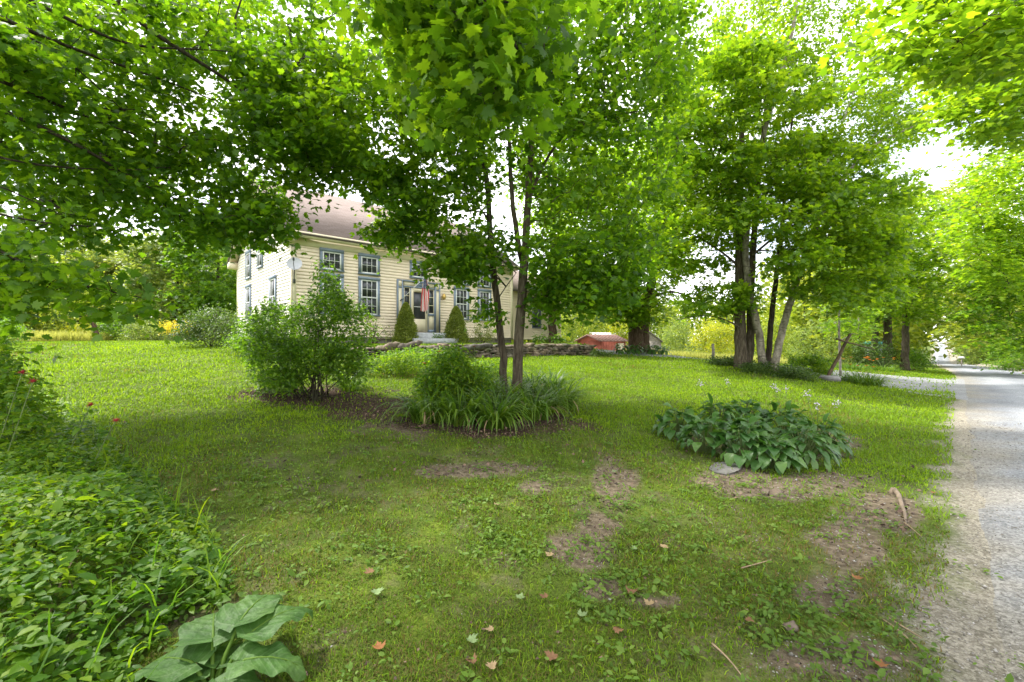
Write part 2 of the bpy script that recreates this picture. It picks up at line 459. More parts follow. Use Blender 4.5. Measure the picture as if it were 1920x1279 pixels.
def gravel_color(n, l, co, warm=False):
    v = n.new("ShaderNodeTexVoronoi"); v.inputs["Scale"].default_value = 42; l.new(co, v.inputs["Vector"])
    v2 = n.new("ShaderNodeTexVoronoi"); v2.inputs["Scale"].default_value = 95; l.new(co, v2.inputs["Vector"])
    f = mixc(n, l, .5, v.outputs["Color"], v2.outputs["Color"])
    sep = n.new("ShaderNodeSeparateColor"); l.new(f, sep.inputs[0])
    if warm: st_ = [(.2, (.16, .142, .112)), (.5, (.25, .226, .183)), (.8, (.36, .33, .275))]
    else: st_ = [(.2, (.135, .145, .163)), (.5, (.205, .217, .240)), (.8, (.30, .315, .345))]
    c = ramp(n, l, sep.outputs[0], st_)
    big = noise(n, l, .9, 5, co)
    c = mixc(n, l, 1.0, c, ramp(n, l, big, [(.3, (.82, .82, .82)), (.7, (1.14, 1.13, 1.11))]), 'MULTIPLY')
    h = mixc(n, l, .5, v.outputs["Distance"], v2.outputs["Distance"])
    return c, h

def ground_mat():
    m, n, l, b = new_mat("lawn_ground")
    co = objco(n, l)
    g = ramp(n, l, noise(n, l, 2.2, 7, co, .6), [(.3, (.045, .060, .013)), (.5, (.070, .105, .014)), (.7, (.115, .155, .018))])
    fine = noise(n, l, 60, 5, co, .7)
    g = mixc(n, l, .75, g, mixc(n, l, 1.0, g, ramp(n, l, fine, [(.35, (.45, .5, .45)), (.65, (1.7, 1.6, 1.6))]), 'MULTIPLY'))
    so = ramp(n, l, noise(n, l, 14, 8, co, .7), [(.3, (.055, .042, .028)), (.5, (.135, .105, .072)), (.7, (.25, .205, .15))])
    mu = ramp(n, l, noise(n, l, 30, 8, co, .75), [(.3, (.020, .013, .009)), (.5, (.060, .038, .026)), (.72, (.14, .095, .07))])
    gr, gh = gravel_color(n, l, co, True)
    c = mixc(n, l, attr(n, "soil"), g, so)
    c = mixc(n, l, attr(n, "mulch"), c, mu)
    c = mixc(n, l, attr(n, "gravel"), c, gr)
    l.new(c, b.inputs["Base Color"]); b.inputs["Roughness"].default_value = .95; b.inputs["Specular IOR Level"].default_value = .1
    bump(n, l, b, fine, .8, .03)
    return m
M['ground'] = ground_mat()

def road_mat():
    m, n, l, b = new_mat("gravel_road")
    co = objco(n, l)
    c, h = gravel_color(n, l, co)
    e = ramp(n, l, attr(n, "verge"), [(.0, (0, 0, 0)), (1, (1, 1, 1))])
    cw, _ = gravel_color(n, l, co, True)
    c = mixc(n, l, e, c, cw)
    c = mixc(n, l, 1.0, c, ramp(n, l, attr(n, 'track'), [(0, (.80, .80, .81)), (1, (1.12, 1.11, 1.08))]), 'MULTIPLY')
    l.new(c, b.inputs["Base Color"]); b.inputs["Roughness"].default_value = .85; b.inputs["Specular IOR Level"].default_value = .25
    bump(n, l, b, h, .6, .015)
    return m
M['road'] = road_mat()

# ------------------------------------------------------------------ ground sheet and road
def build_ground():
    front = np.linspace(-64, 64, 430); rest = np.linspace(64, 296, 90)[1:-1]
    ang = np.radians(np.concatenate([front, rest])); na = len(ang)
    rad = np.concatenate([[0.15], np.geomspace(.4, 900, 330)]); nr = len(rad)
    A, Q = np.meshgrid(ang, rad)
    x, y = (np.sin(A) * Q).ravel(), (np.cos(A) * Q).ravel()
    z = gz(x, y)
    i = np.arange(nr - 1)[:, None] * na; j = np.arange(na)[None]
    f = np.stack([i + j, i + na + j, i + na + (j + 1) % na, i + (j + 1) % na], -1).reshape(-1, 4)[:, ::-1]
    b = MB(); b.add(np.stack([x, y, z], 1), f)
    b.f.append(np.array([list(range(na))[::-1]]))
    so, mu, gr = ground_masks(x, y)
    o = b.build("lawn", M['ground'], smooth_=True, attrs={"soil": so, "mulch": mu, "gravel": gr})
    tag(o, kind="structure")

def build_road():
    s = np.concatenate([np.arange(-40, 60, .25), np.arange(60, 480, 2.0)])
    c = np.linspace(-1, 1, 25)
    S, Cc = np.meshgrid(s, c, indexing='ij')
    t = tcen(S) + Cc * (ROAD_W / 2) + (np.abs(Cc) > .95) * (fbm(S * 1.5, Cc * 3 + 9, 31) - .5) * .35
    x, y = (S - t) * C45, (S + t) * C45
    z = gz(x.ravel(), y.ravel()) + .012 - .03 * (np.abs(Cc.ravel()) > .99)
    n, k = S.shape
    i = np.arange(n - 1)[:, None] * k; j = np.arange(k - 1)[None]
    f = np.stack([i + j, i + j + 1, i + k + j + 1, i + k + j], -1).reshape(-1, 4)
    e = smooth(.55, 1.12, np.abs(Cc.ravel()) + (fbm(x.ravel() * 2.2, y.ravel() * 2.2, 41) - .5) * .5)
    b = MB(); b.add(np.stack([x.ravel(), y.ravel(), z], 1), f[:, ::-1])
    tag(b.build("road", M['road'], smooth_=True, attrs={"verge": e, "track": np.clip(np.exp(-((np.abs(Cc.ravel() + .04 * np.sin(S.ravel() * .35)) - .42) / .17) ** 2) + (fbm(S.ravel() * .5, Cc.ravel() * 6, 43) - .5) * .8, 0, 1)}), kind="structure")
    # the driveway that branches off to the left
    s2 = np.linspace(21.8, 30.9, 20); t2 = np.linspace(-.45, 20, 46)
    S, T = np.meshgrid(s2, t2, indexing='ij')
    Sx = S + (np.minimum(T, 6) - 6) * 0.0 + np.where(S < 23, -smooth(3.0, -1.2, T) * 3.2, 0) + np.where(S > 30, smooth(3.0, -1.2, T) * 2.5, 0)
    x, y = (Sx - T) * C45, (Sx + T) * C45
    z = gz(x.ravel(), y.ravel()) + .008
    n, k = S.shape
    i = np.arange(n - 1)[:, None] * k; j = np.arange(k - 1)[None]
    f = np.stack([i + j, i + j + 1, i + k + j + 1, i + k + j], -1).reshape(-1, 4)
    b = MB(); b.add(np.stack([x.ravel(), y.ravel(), z], 1), f[:, ::-1])
    tag(b.build("driveway", M['road'], smooth_=True, attrs={"verge": np.full(len(z), .25), "track": np.full(len(z), .4)}), kind="structure")

build_ground()
build_road()

# ------------------------------------------------------------------ leaves and branches
def _fan(outline, center):
    n = len(outline)
    v = np.array([center] + outline, float)
    z = -0.30 * v[:, 0] ** 2 - .12 * (v[:, 1] - .3) ** 2
    v = np.column_stack([v, z])
    f = np.array([(0, k + 1, (k + 1) % n + 1) for k in range(n)])
    return v, f
_half = [(.06, -.02), (.30, -.05), (.22, .10), (.52, .18), (.42, .28), (.58, .52), (.36, .50), (.22, .55), (.26, .76), (.12, .78)]
LEAF = {}
LEAF['maple'] = _fan([(0, .03)] + _half + [(0, 1.0)] + [(-x, y) for x, y in _half[::-1]], (0, .38))
_h2 = [(.28, -.02), (.50, .22), (.50, .52), (.24, .55), (.16, .78)]
LEAF['maple_mid'] = _fan([(0, .04)] + _h2 + [(0, 1.0)] + [(-x, y) for x, y in _h2[::-1]], (0, .38))
LEAF['oval'] = (np.array([(0, 0, 0), (.24, .3, .05), (.22, .65, .04), (0, 1, -.12), (-.22, .65, .04), (-.24, .3, .05), (0, .5, 0)], float),
                np.array([(0, 1, 6), (1, 2, 6), (2, 3, 6), (3, 4, 6), (4, 5, 6), (5, 0, 6)]))
LEAF['quad'] = (np.array([(0, 0, 0), (.33, .45, .06), (0, 1, -.1), (-.33, .45, .06)], float), np.array([(0, 1, 2), (0, 2, 3)]))
LEAF['spray'] = (np.array([(0, 0, 0), (.42, .2, .04), (.16, .42, .0), (.5, .62, .02), (.18, .72, 0), (0, 1.05, -.1), (-.18, .72, 0), (-.5, .62, .02), (-.16, .42, 0), (-.42, .2, .04)], float),
                 np.array([(0, 1, 2), (2, 3, 4), (4, 5, 6), (6, 7, 8), (8, 9, 0), (0, 2, 8), (2, 4, 6), (2, 6, 8)]))
LEAF['needle'] = (np.array([(-.08, 0, 0), (.08, 0, 0), (0, 1, 0), (0, 0, .12), (.05, .9, .1)], float), np.array([(0, 1, 2), (3, 0, 4)]))

def put_leaves(mb, pos, nrm, tip, size, kind):
    V, F = LEAF[kind]
    z = norm(nrm); y = norm(tip - (tip * z).sum(1, keepdims=True) * z); x = np.cross(y, z)
    s = np.asarray(size).reshape(-1, 1, 1)
    v = pos[:, None] + s * (V[None, :, 0:1] * x[:, None] + V[None, :, 1:2] * y[:, None] + V[None, :, 2:3] * z[:, None])
    f = F[None] + (np.arange(len(pos)) * len(V))[:, None, None]
    mb.add(v.reshape(-1, 3), f.reshape(-1, 3))

def clump_leaves(mb, rng, cen, rad, n, size, kind, flat=.28, nj=.45, droop=.25, up=1.0):
    """n leaves round each clump centre: a loose, near-level spray that droops at its rim"""
    k = len(cen)
    c = np.repeat(cen, n, 0); r = np.repeat(np.broadcast_to(rad, (k,)), n)
    a = rng.uniform(0, 2 * np.pi, k * n); q = np.sqrt(rng.uniform(0, 1, k * n)) * (1 + .25 * rng.standard_normal(k * n))
    tilt = np.repeat(rng.standard_normal((k, 2)) * .25, n, 0)
    off = np.stack([np.cos(a) * q * r, np.sin(a) * q * r, r * flat * rng.standard_normal(k * n) - droop * r * q * q], 1)
    off[:, 2] += off[:, 0] * tilt[:, 0] + off[:, 1] * tilt[:, 1]
    out = np.stack([np.cos(a), np.sin(a), np.zeros(k * n)], 1)
    nr = np.array([0, 0, up]) + nj * rng.standard_normal((k * n, 3)) + .25 * out
    tp = out + .6 * rng.standard_normal((k * n, 3)) + np.array([0, 0, -.45])
    put_leaves(mb, c + off, nr, tp, size * rng.uniform(.65, 1.2, k * n), kind)

def resample(pts, step=.3):
    pts = np.asarray(pts, float)
    L = np.concatenate([[0], np.cumsum(np.linalg.norm(np.diff(pts, axis=0), axis=1))])
    m = max(3, int(L[-1] / step) + 1)
    q = np.linspace(0, L[-1], m)
    p = np.stack([np.interp(q, L, pts[:, i]) for i in range(3)], 1)
    for _ in range(2): p[1:-1] = (p[:-2] + 2 * p[1:-1] + p[2:]) / 4
    return p

DENS = 1.7
def build_tree(name, label, cat, base, paths, clumps, leaf, n_per, crad, size, lmat, bmat, seed=0, group=None,
               flat=.28, nj=.45, droop=.25, wood='trunk', crown='crown', tw=.0035, arch=.12, extra=None, k=8, parent_bias=.35):
    """paths: list of (points, r0, r1) for trunks and limbs; clumps: leaf-spray centres that get joined to the wood by branches"""
    rng = np.random.default_rng(seed)
    base = np.asarray(base, float)
    root = empty(name, base, label, cat, group)
    wb, lb = MB(), MB()
    npos, plen, par = [], [], []
    for pts, r0, r1 in paths:
        p = resample(pts)
        rr = np.linspace(r0, r1, len(p))
        j = .10 * rr[:, None] * rng.standard_normal(p.shape); j[0] = 0
        p = p + j
        if r0 > .12 and p[0, 2] < base[2] + .3:
            rr[:2] *= np.array([1.45, 1.12])[:len(rr[:2])]; p[0, 2] -= .12
        wb.tube(p, rr, k if r0 > .03 else 5)
        L = np.concatenate([[0], np.cumsum(np.linalg.norm(np.diff(p, axis=0), axis=1))])
        st_ = len(p) // 3 if r0 > .12 else 1
        for q in range(st_, len(p)): npos.append(p[q]); plen.append(L[q] * .5); par.append(-1)
    n0 = len(npos)
    cl = np.asarray(clumps, float).reshape(-1, 3)
    n_per = int(n_per * DENS)
    if len(cl):
        N = np.array(npos)
        order = np.argsort(np.min(np.linalg.norm(cl[:, None] - N[None], axis=2), axis=1))
        cl = cl[order]
        pos = np.concatenate([N, cl]); pl = np.concatenate([plen, np.zeros(len(cl))]); par = np.full(len(pos), -1)
        for q in range(len(cl)):
            m = n0 + q
            d = np.linalg.norm(pos[:m] - cl[q], axis=1)
            cost = d + parent_bias * pl[:m] + .5 * np.maximum(pos[:m, 2] - cl[q, 2], 0)
            b_ = int(np.argmin(cost)); par[m] = b_; pl[m] = pl[b_] + d[b_]
        cnt = np.zeros(len(pos)); cnt[n0:] = 1
        for m in range(len(pos) - 1, n0 - 1, -1):
            if par[m] >= n0: cnt[par[m]] += cnt[m]
        for m in range(n0, len(pos)):
            a, b_ = pos[par[m]], pos[m]
            L = np.linalg.norm(b_ - a)
            if L < .02: continue
            t = np.linspace(0, 1, 4)[:, None]
            p = a + (b_ - a) * t + np.array([0, 0, 1]) * (arch * L * 4 * t * (1 - t)) + rng.standard_normal((4, 3)) * .04 * L * (t * (1 - t) * 4)
            r1 = tw * math.sqrt(cnt[m]) + tw * .3
            wb.tube(p, np.linspace(r1 * 1.25, r1 * .8, 4), 4, cap=False)
        clump_leaves(lb, rng, cl, crad * rng.uniform(.7, 1.25, len(cl)), n_per, size, leaf, flat, nj, droop)
    if extra is not None: extra(lb, rng)
    wb.build(wood, bmat, root, loc=base, smooth_=True)
    if lb.n: lb.build(crown, lmat, root, loc=base)
    return root

def inpoly(px, py, poly):
    poly = np.asarray(poly, float); c = np.zeros(len(px), bool); j = len(poly) - 1
    for i in range(len(poly)):
        xi, yi = poly[i]; xj, yj = poly[j]
        c ^= ((yi > py) != (yj > py)) & (px < (xj - xi) * (py - yi) / (yj - yi + 1e-9) + xi); j = i
    return c

def region(rng, poly, n, dfun, keep=None, holes=()):
    """n points through the volume that a crown fills: its outline at its own distance and depth"""
    poly = np.asarray(poly, float); lo, hi = poly.min(0), poly.max(0)
    out = []
    while len(out) < n:
        px = rng.uniform(lo[0], hi[0], n * 3); py = rng.uniform(lo[1], hi[1], n * 3)
        ok = inpoly(px, py, poly)
        for hx, hy, rx, ry in holes: ok &= ((px - hx) / rx) ** 2 + ((py - hy) / ry) ** 2 > 1
        for a, b_ in zip(px[ok], py[ok]):
            out.append(P(a, b_, dfun(a, b_)))
            if len(out) >= n: break
    return np.array(out)

def ellipsoid(rng, c, r, n, lo=.35):
    v = norm(rng.standard_normal((n, 3))); q = rng.uniform(lo ** 3, 1, n) ** (1 / 3)
    return np.asarray(c) + v * q[:, None] * np.asarray(r)

def ribbons(mb, rng, base, az, length, width, lean, seg=5):
    """strap leaves that rise and arch over"""
    n = len(base); t = np.linspace(0, 1, seg + 1)
    d = np.stack([np.cos(az), np.sin(az), np.zeros(n)], 1); side = np.stack([-np.sin(az), np.cos(az), np.zeros(n)], 1)
    ang = np.radians(88) - lean[:, None] * (t[None] ** 1.2)
    stp = length[:, None] / seg
    hx = np.cumsum(np.cos(ang) * stp, 1) - np.cos(ang[:, :1]) * stp; hz = np.cumsum(np.sin(ang) * stp, 1) - np.sin(ang[:, :1]) * stp
    c = base[:, None] + d[:, None] * hx[..., None] + np.array([0, 0, 1.]) * hz[..., None]
    w = width[:, None] * np.sqrt(np.clip(1 - t ** 2.2, .0, 1))[None] * .5 + .0006
    L, Rr = c - side[:, None] * w[..., None], c + side[:, None] * w[..., None]
    v = np.stack([L, Rr], 2).reshape(-1, 3)
    k = np.arange(seg)[None] * 2 + (np.arange(n) * (seg + 1) * 2)[:, None]
    f = np.stack([k, k + 1, k + 3, k + 2], -1).reshape(-1, 4)
    mb.add(v, f)

# ------------------------------------------------------------------ farmhouse
def house():
    hz = 1.50
    root = empty("farmhouse", (HO[0], HO[1], hz), "old cream clapboard farmhouse with blue grey window trim above the stone wall", "house",
                 rotz=math.atan2(HD[1], HD[0]))
    XL, XR, D = -5.66, 6.10, 8.9
    EZ, RISE = 4.16, 3.02
    EXPO = .135
    def boards(mb, z0, z1, span, put):
        z = z0
        while z < z1 - .02:
            h = min(EXPO, z1 - z)
            u0, u1 = span(z + h * .5)
            prof = [(.030, z), (.030, z + .004), (.006, z + h), (.0, z + h), (.0, z)]
            v = [put(u, w, zz) for u in (u0, u1) for w, zz in prof]
            mb.add(v, [(0, 1, 6, 5), (1, 2, 7, 6), (2, 3, 8, 7), (4, 0, 5, 9)])
            z += h
    body = MB()
    body.box(XL + .01, XR - .01, .01, D - .01, .2, EZ)
    y2 = D / 2
    body.add([(XL + .01, .01, EZ), (XL + .01, D - .01, EZ), (XL + .01, y2, EZ + RISE - .1), (XR - .01, .01, EZ), (XR - .01, D - .01, EZ), (XR - .01, y2, EZ + RISE - .1)],
             np.array([(0, 2, 1), (3, 4, 5)]))
    boards(body, .28, EZ, lambda z: (XL, XR), lambda u, w, z: (u, -w, z))
    body.build("wall", M['cream'], root)
    gb = MB()
    def gspan(z):
        if z < EZ: return 0.0, D
        k = (z - EZ) / RISE * (D / 2); return k, D - k
    boards(gb, .28, EZ + RISE - .15, gspan, lambda u, w, z: (XL - w, u, z))
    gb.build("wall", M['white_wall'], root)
    fb = MB(); fb.box(XL + .04, XR - .04, .03, D - .03, -.7, .28)
    fb.box(XL - .03, XR + .03, -.035, .0, .22, .28)
    fb.build("foundation", M['foundation'], root)
    for x in (XL, XR):
        cb = MB()
        s = 1 if x == XL else -1
        cb.box(min(x - .03 * s, x + .14 * s), max(x - .03 * s, x + .14 * s), -.04, -.0, .25, EZ - .28)
        cb.box(min(x - .035 * s, x), max(x - .035 * s, x), -.04, .14, .25, EZ - .28)
        cb.build("corner_board", M['trim'], root)
    cb = MB()
    cb.box(XL - .035, XL, D - .14, D + .02, .25, EZ - .28)
    cb.build("corner_board", M['trim'], root)
    # cornice: frieze, soffit box and crown under the eaves
    co = MB()
    co.box(XL - .04, XR + .04, -.055, 0, EZ - .30, EZ - .02)
    co.box(XL - .36, XR + .30, -.34, .02, EZ - .02, EZ + .07)
    co.box(XL - .38, XR + .32, -.40, -.30, EZ + .07, EZ + .17)
    co.box(XL - .40, XL + .02, D - .12, D + .40, EZ - .22, EZ + .10)     # boxed return at the back eave
    co.box(XL - .40, XL + .02, -.34, .45, EZ - .22, EZ - .021)
    for sgn, (ya, yb) in ((0, (-.36, y2)), (1, (D + .36, y2))):
        za = EZ + .02 - .36 * 0
        v = []
        for x in (XL - .36, XL - .02):
            for (yy, zz) in ((ya, EZ - .12), (yb, EZ + RISE - .02 - .05), (yb, EZ + RISE + .16), (ya, EZ + .06)):
                v.append((x, yy, zz))
        co.add(v, [(0, 1, 2, 3), (4, 7, 6, 5), (0, 4, 5, 1), (3, 2, 6, 7), (0, 3, 7, 4)])
    co.build("cornice", M['trim'], root)
    # roof slopes, each modelled flat in its own plane and then turned, so that the shingle courses follow the slope
    sl = math.atan2(RISE, D / 2)
    Ls = math.hypot(RISE, D / 2) + .46
    for side in (0, 1):
        rb = MB(); rb.box(XL - .42, XR + .36, 0, Ls, 0, .07)
        o = rb.build("roof", M['roof'], root)
        if side == 0:
            o.location = (0, -.46 * math.cos(sl), EZ + .18 - .46 * math.sin(sl) + .12); o.rotation_euler = (sl, 0, 0)
        else:
            o.location = (XL + XR - .06, D + .46 * math.cos(sl), EZ + .18 - .46 * math.sin(sl) + .12); o.rotation_euler = (sl, 0, math.pi)
    gable_fill = MB()
    # windows
    def window(put, u0, u1, z0, z1, rows, cols, two=False):
        cs = .105
        def bx(mb, a0, a1, c0, c1, w0, w1):
            v = [put(a, w, z) for z in (c0, c1) for w in (w0, w1) for a in (a0, a1)]
            mb.add(v, [(0, 2, 3, 1), (4, 5, 7, 6), (0, 1, 5, 4), (2, 6, 7, 3), (0, 4, 6, 2), (1, 3, 7, 5)])
        c = MB()
        bx(c, u0, u0 + cs, z0 + .05, z1 - .13, .0, .055); bx(c, u1 - cs, u1, z0 + .05, z1 - .13, .0, .055)
        bx(c, u0 - .01, u1 + .01, z1 - .13, z1, .0, .065); bx(c, u0 - .02, u1 + .02, z0, z0 + .05, .0, .085)
        w = c.build("window", M['blue'], root)
        a0, a1, b0, b1 = u0 + cs, u1 - cs, z0 + .05, z1 - .13
        s = MB(); fw = .055
        bx(s, a0, a0 + fw, b0, b1, .0, .047); bx(s, a1 - fw, a1, b0, b1, .0, .047)
        bx(s, a0 + fw, a1 - fw, b1 - fw, b1, .0, .047); bx(s, a0 + fw, a1 - fw, b0, b0 + fw, .0, .047)
        if two:
            mid = (b0 + b1) / 2; bx(s, a0 + fw, a1 - fw, mid - .025, mid + .025, .0, .045)
            halves = [(b0 + fw, mid - .025), (mid + .025, b1 - fw)]
        else: halves = [(b0 + fw, b1 - fw)]
        for (h0, h1) in halves:
            for q in range(1, cols):
                u = a0 + fw + (a1 - a0 - 2 * fw) * q / cols; bx(s, u - .009, u + .009, h0, h1, .03, .042)
            for q in range(1, rows):
                z = h0 + (h1 - h0) * q / rows; bx(s, a0 + fw, a1 - fw, z - .009, z + .009, .03, .040)
        s.build("sash", M['white'], w)
        for (h0, h1) in halves:
            g = MB(); bx(g, a0 + fw - .004, a1 - fw + .004, h0 - .004, h1 + .004, .025, .034)
            g.build("pane", M['glass'], w)
    fr = lambda u, w, z: (u, -w - .018, z)
    ga = lambda u, w, z: (XL - w - .018, u, z)
    for (u0, u1) in ((-4.63, -3.66), (-3.01, -2.04), (2.0, 2.95), (3.55, 4.47)):
        window(fr, u0, u1, 2.98, 3.88, 2, 3)
        window(fr, u0, u1, 1.19, 2.88, 2, 3, True)
    window(fr, -.52, .42, 3.06, 3.88, 2, 3)
    window(ga, 1.93, 2.88, 1.19, 2.88, 1, 2, True); window(ga, 6.02, 6.97, 1.19, 2.88, 1, 2, True)
    window(ga, 3.95, 4.85, 3.45, 4.85, 1, 2, True); window(ga, 6.02, 6.97, 3.15, 4.55, 1, 2, True)
    # doorway: pilasters with blue outlines, corner blocks, sidelights, storm door
    def fbx(mb, x0, x1, z0, z1, w0, w1): mb.box(x0, x1, -w1 - .024, -w0 - .024, z0, z1)
    ds = MB()
    for s in (-1, 1):
        x0, x1 = (-1.20, -.90) if s < 0 else (.84, 1.14)
        fbx(ds, x0, x0 + .06, .5, 2.93, 0, .07); fbx(ds, x1 - .06, x1, .5, 2.93, 0, .07)
        fbx(ds, x0 + .06, x1 - .06, 2.55, 2.60, 0, .07); fbx(ds, x0 + .06, x1 - .06, 2.88, 2.93, 0, .07)
        a0, a1 = (-.90, -.48) if s < 0 else (.42, .84)
        fbx(ds, a0, a0 + .05, .52, 2.60, 0, .06); fbx(ds, a1 - .05, a1, .52, 2.60, 0, .06)
        fbx(ds, a0 + .05, a1 - .05, 1.32, 1.42, 0, .06); fbx(ds, a0 + .05, a1 - .05, .52, .64, 0, .06)
    fbx(ds, -.90, .84, 2.60, 2.66, 0, .075); fbx(ds, -.90, .84, 2.86, 2.93, 0, .09); fbx(ds, -.2, .12, 2.66, 2.86, 0, .06)
    dsur = ds.build("door_surround", M['blue'], root)
    def panel(*a):
        dp = MB()
        for q in a: fbx(dp, *q)
        dp.build("trim_panel", M['trim'], dsur)
    for s in (-1, 1):
        x0, x1 = (-1.14, -.96) if s < 0 else (.90, 1.08)
        panel((x0, x1, .5, 2.55, 0, .05)); panel((x0, x1, 2.60, 2.88, 0, .06))
        a0, a1 = (-.85, -.53) if s < 0 else (.47, .79)
        panel((a0, a1, .64, 1.32, 0, .03))
        panel((a0, a0 + .03, 1.42, 2.6, 0, .05), (a1 - .03, a1, 1.42, 2.6, 0, .05), *[(a0 + .03, a1 - .03, z, z + .03, 0, .05) for z in (1.42, 1.80, 2.19, 2.565)])
    panel((-.84, -.2, 2.66, 2.86, 0, .05)); panel((.12, .78, 2.66, 2.86, 0, .05))
    for s in (-1, 1):
        a0, a1 = (-.82, -.56) if s < 0 else (.50, .76)
        g = MB(); fbx(g, a0 - .003, a1 + .003, 1.425, 2.59, 0, .02); g.build("sidelight", M['glass'], dsur)
    db = MB()
    fbx(db, -.475, -.35, .54, 2.58, .0, .06); fbx(db, .29, .415, .54, 2.58, .0, .06); fbx(db, -.35, .29, 2.40, 2.58, .0, .06); fbx(db, -.35, .29, .54, 1.14, .0, .06)
    door = db.build("door", M['trim'], root)
    g = MB(); fbx(g, -.352, .292, 1.138, 2.402, 0, .035); g.build("screen", M['screen'], door)
    g = MB(); fbx(g, -.33, .27, 1.70, 1.73, .035, .05); g.build("crossbar", M['white'], door)
    hb = MB(); fbx(hb, .33, .36, 1.42, 1.56, .06, .10); hb.build("handle", M['dark_metal'], door)
    sb = MB(); sb.box(-.95, .9, -1.15, -.045, -.1, .48); sb.box(-1.15, 1.1, -1.65, -1.15, -.1, .22)
    sb.build("doorstep", M['concrete'], root)
    # lower wing on the far end
    wb = MB(); wb.box(XR + .045, XR + 5.3, .85, 6.2, .2, 3.2)
    boards(wb, .22, 3.2, lambda z: (XR + .045, XR + 5.3), lambda u, w, z: (u, .85 - w, z))
    wing = wb.build("wing", M['cream'], root)
    rb = MB()
    rb.add([(XR + .045, .45, 3.05), (XR + 5.6, .45, 3.05), (XR + 5.6, 3.6, 4.85), (XR + .045, 3.6, 4.85), (XR + .045, .45, 3.17), (XR + 5.6, .45, 3.17), (XR + 5.6, 3.6, 4.97), (XR + .045, 3.6, 4.97)],
           [(0, 3, 2, 1), (4, 5, 6, 7), (0, 1, 5, 4), (1, 2, 6, 5), (3, 0, 4, 7), (2, 3, 7, 6)])
    rb.build("wing_roof", M['roof'], wing)
    sh = MB(); sh.box(XR + 2.55, XR + 3.25, .85 - .055, .85 - .02, .95, 2.55)
    sh.build("window", M['screen'], wing)
    sf = MB()
    for a in ((XR + 2.50, XR + 2.549, .9, 2.6), (XR + 3.251, XR + 3.30, .9, 2.6), (XR + 2.549, XR + 3.251, .9, .949), (XR + 2.549, XR + 3.251, 2.551, 2.6)):
        sf.box(a[0], a[1], .85 - .07, .85 - .02, a[2], a[3])
    sf.build("window_frame", M['blue'], wing)
    return root, hz
HOUSE, HZ = house()

def hw(a, b, z):
    """house-local point (a along the front, b out from it, z above its ground) in world space"""
    return np.array([HO[0] + HD[0] * a + HN[0] * b, HO[1] + HD[1] * a + HN[1] * b, HZ + z])

# satellite dish on the house corner
def satellite_dish():
    o = hw(-5.60, .05, 2.50)
    root = empty("satellite_dish", o, "grey satellite dish bracketed to the near corner of the farmhouse", "satellite dish")
    f = norm(np.array([.30, -.78, .45])); u = norm(np.cross(f, [0, 0, 1])); w = np.cross(u, f)
    c = o + np.array([.10, -.16, .50]) + f * .06
    b = MB(); rr = np.linspace(0, 1, 7); k = 26; a = np.arange(k) * 2 * np.pi / k
    for back in (0, 1):
        v = [c - f * .012 * back]
        for r in rr[1:]:
            for q in a: v.append(c + .27 * r * (np.cos(q) * u + 1.08 * np.sin(q) * w) + f * (.07 * r * r - .012 * back))
        fs = []
        for i in range(k): fs.append((0, 1 + i, 1 + (i + 1) % k, 1 + (i + 1) % k))
        tri = np.array([(0, 1 + i, 1 + (i + 1) % k) for i in range(k)])
        qd = np.array([(1 + j * k + i, 1 + (j + 1) * k + i, 1 + (j + 1) * k + (i + 1) % k, 1 + j * k + (i + 1) % k) for j in range(5) for i in range(k)])
        n = b.n; b.add(v, tri); b.f.append(qd + n)
    b.build("reflector", M['dish'], root, loc=o, smooth_=True)
    b = MB(); b.tube([c - w * .26 + f * .05, c - w * .22 + f * .34, c + f * .40 - w * .05], .014, 6); b.tube([c + f * .36 - w * .08, c + f * .47 - w * .02], .035, 8)
    b.build("feed_arm", M['dark_metal'], root, loc=o)
    b = MB(); b.tube([o + [0, 0, -.1], o + [.04, -.10, .05], o + [.07, -.14, .28], c - f * .02], .024, 8); b.tube([o + [.0, .0, -.16], o + [.0, -.0, .0]], .05, 8)
    b.build("bracket", M['dark_metal'], root, loc=o)
satellite_dish()

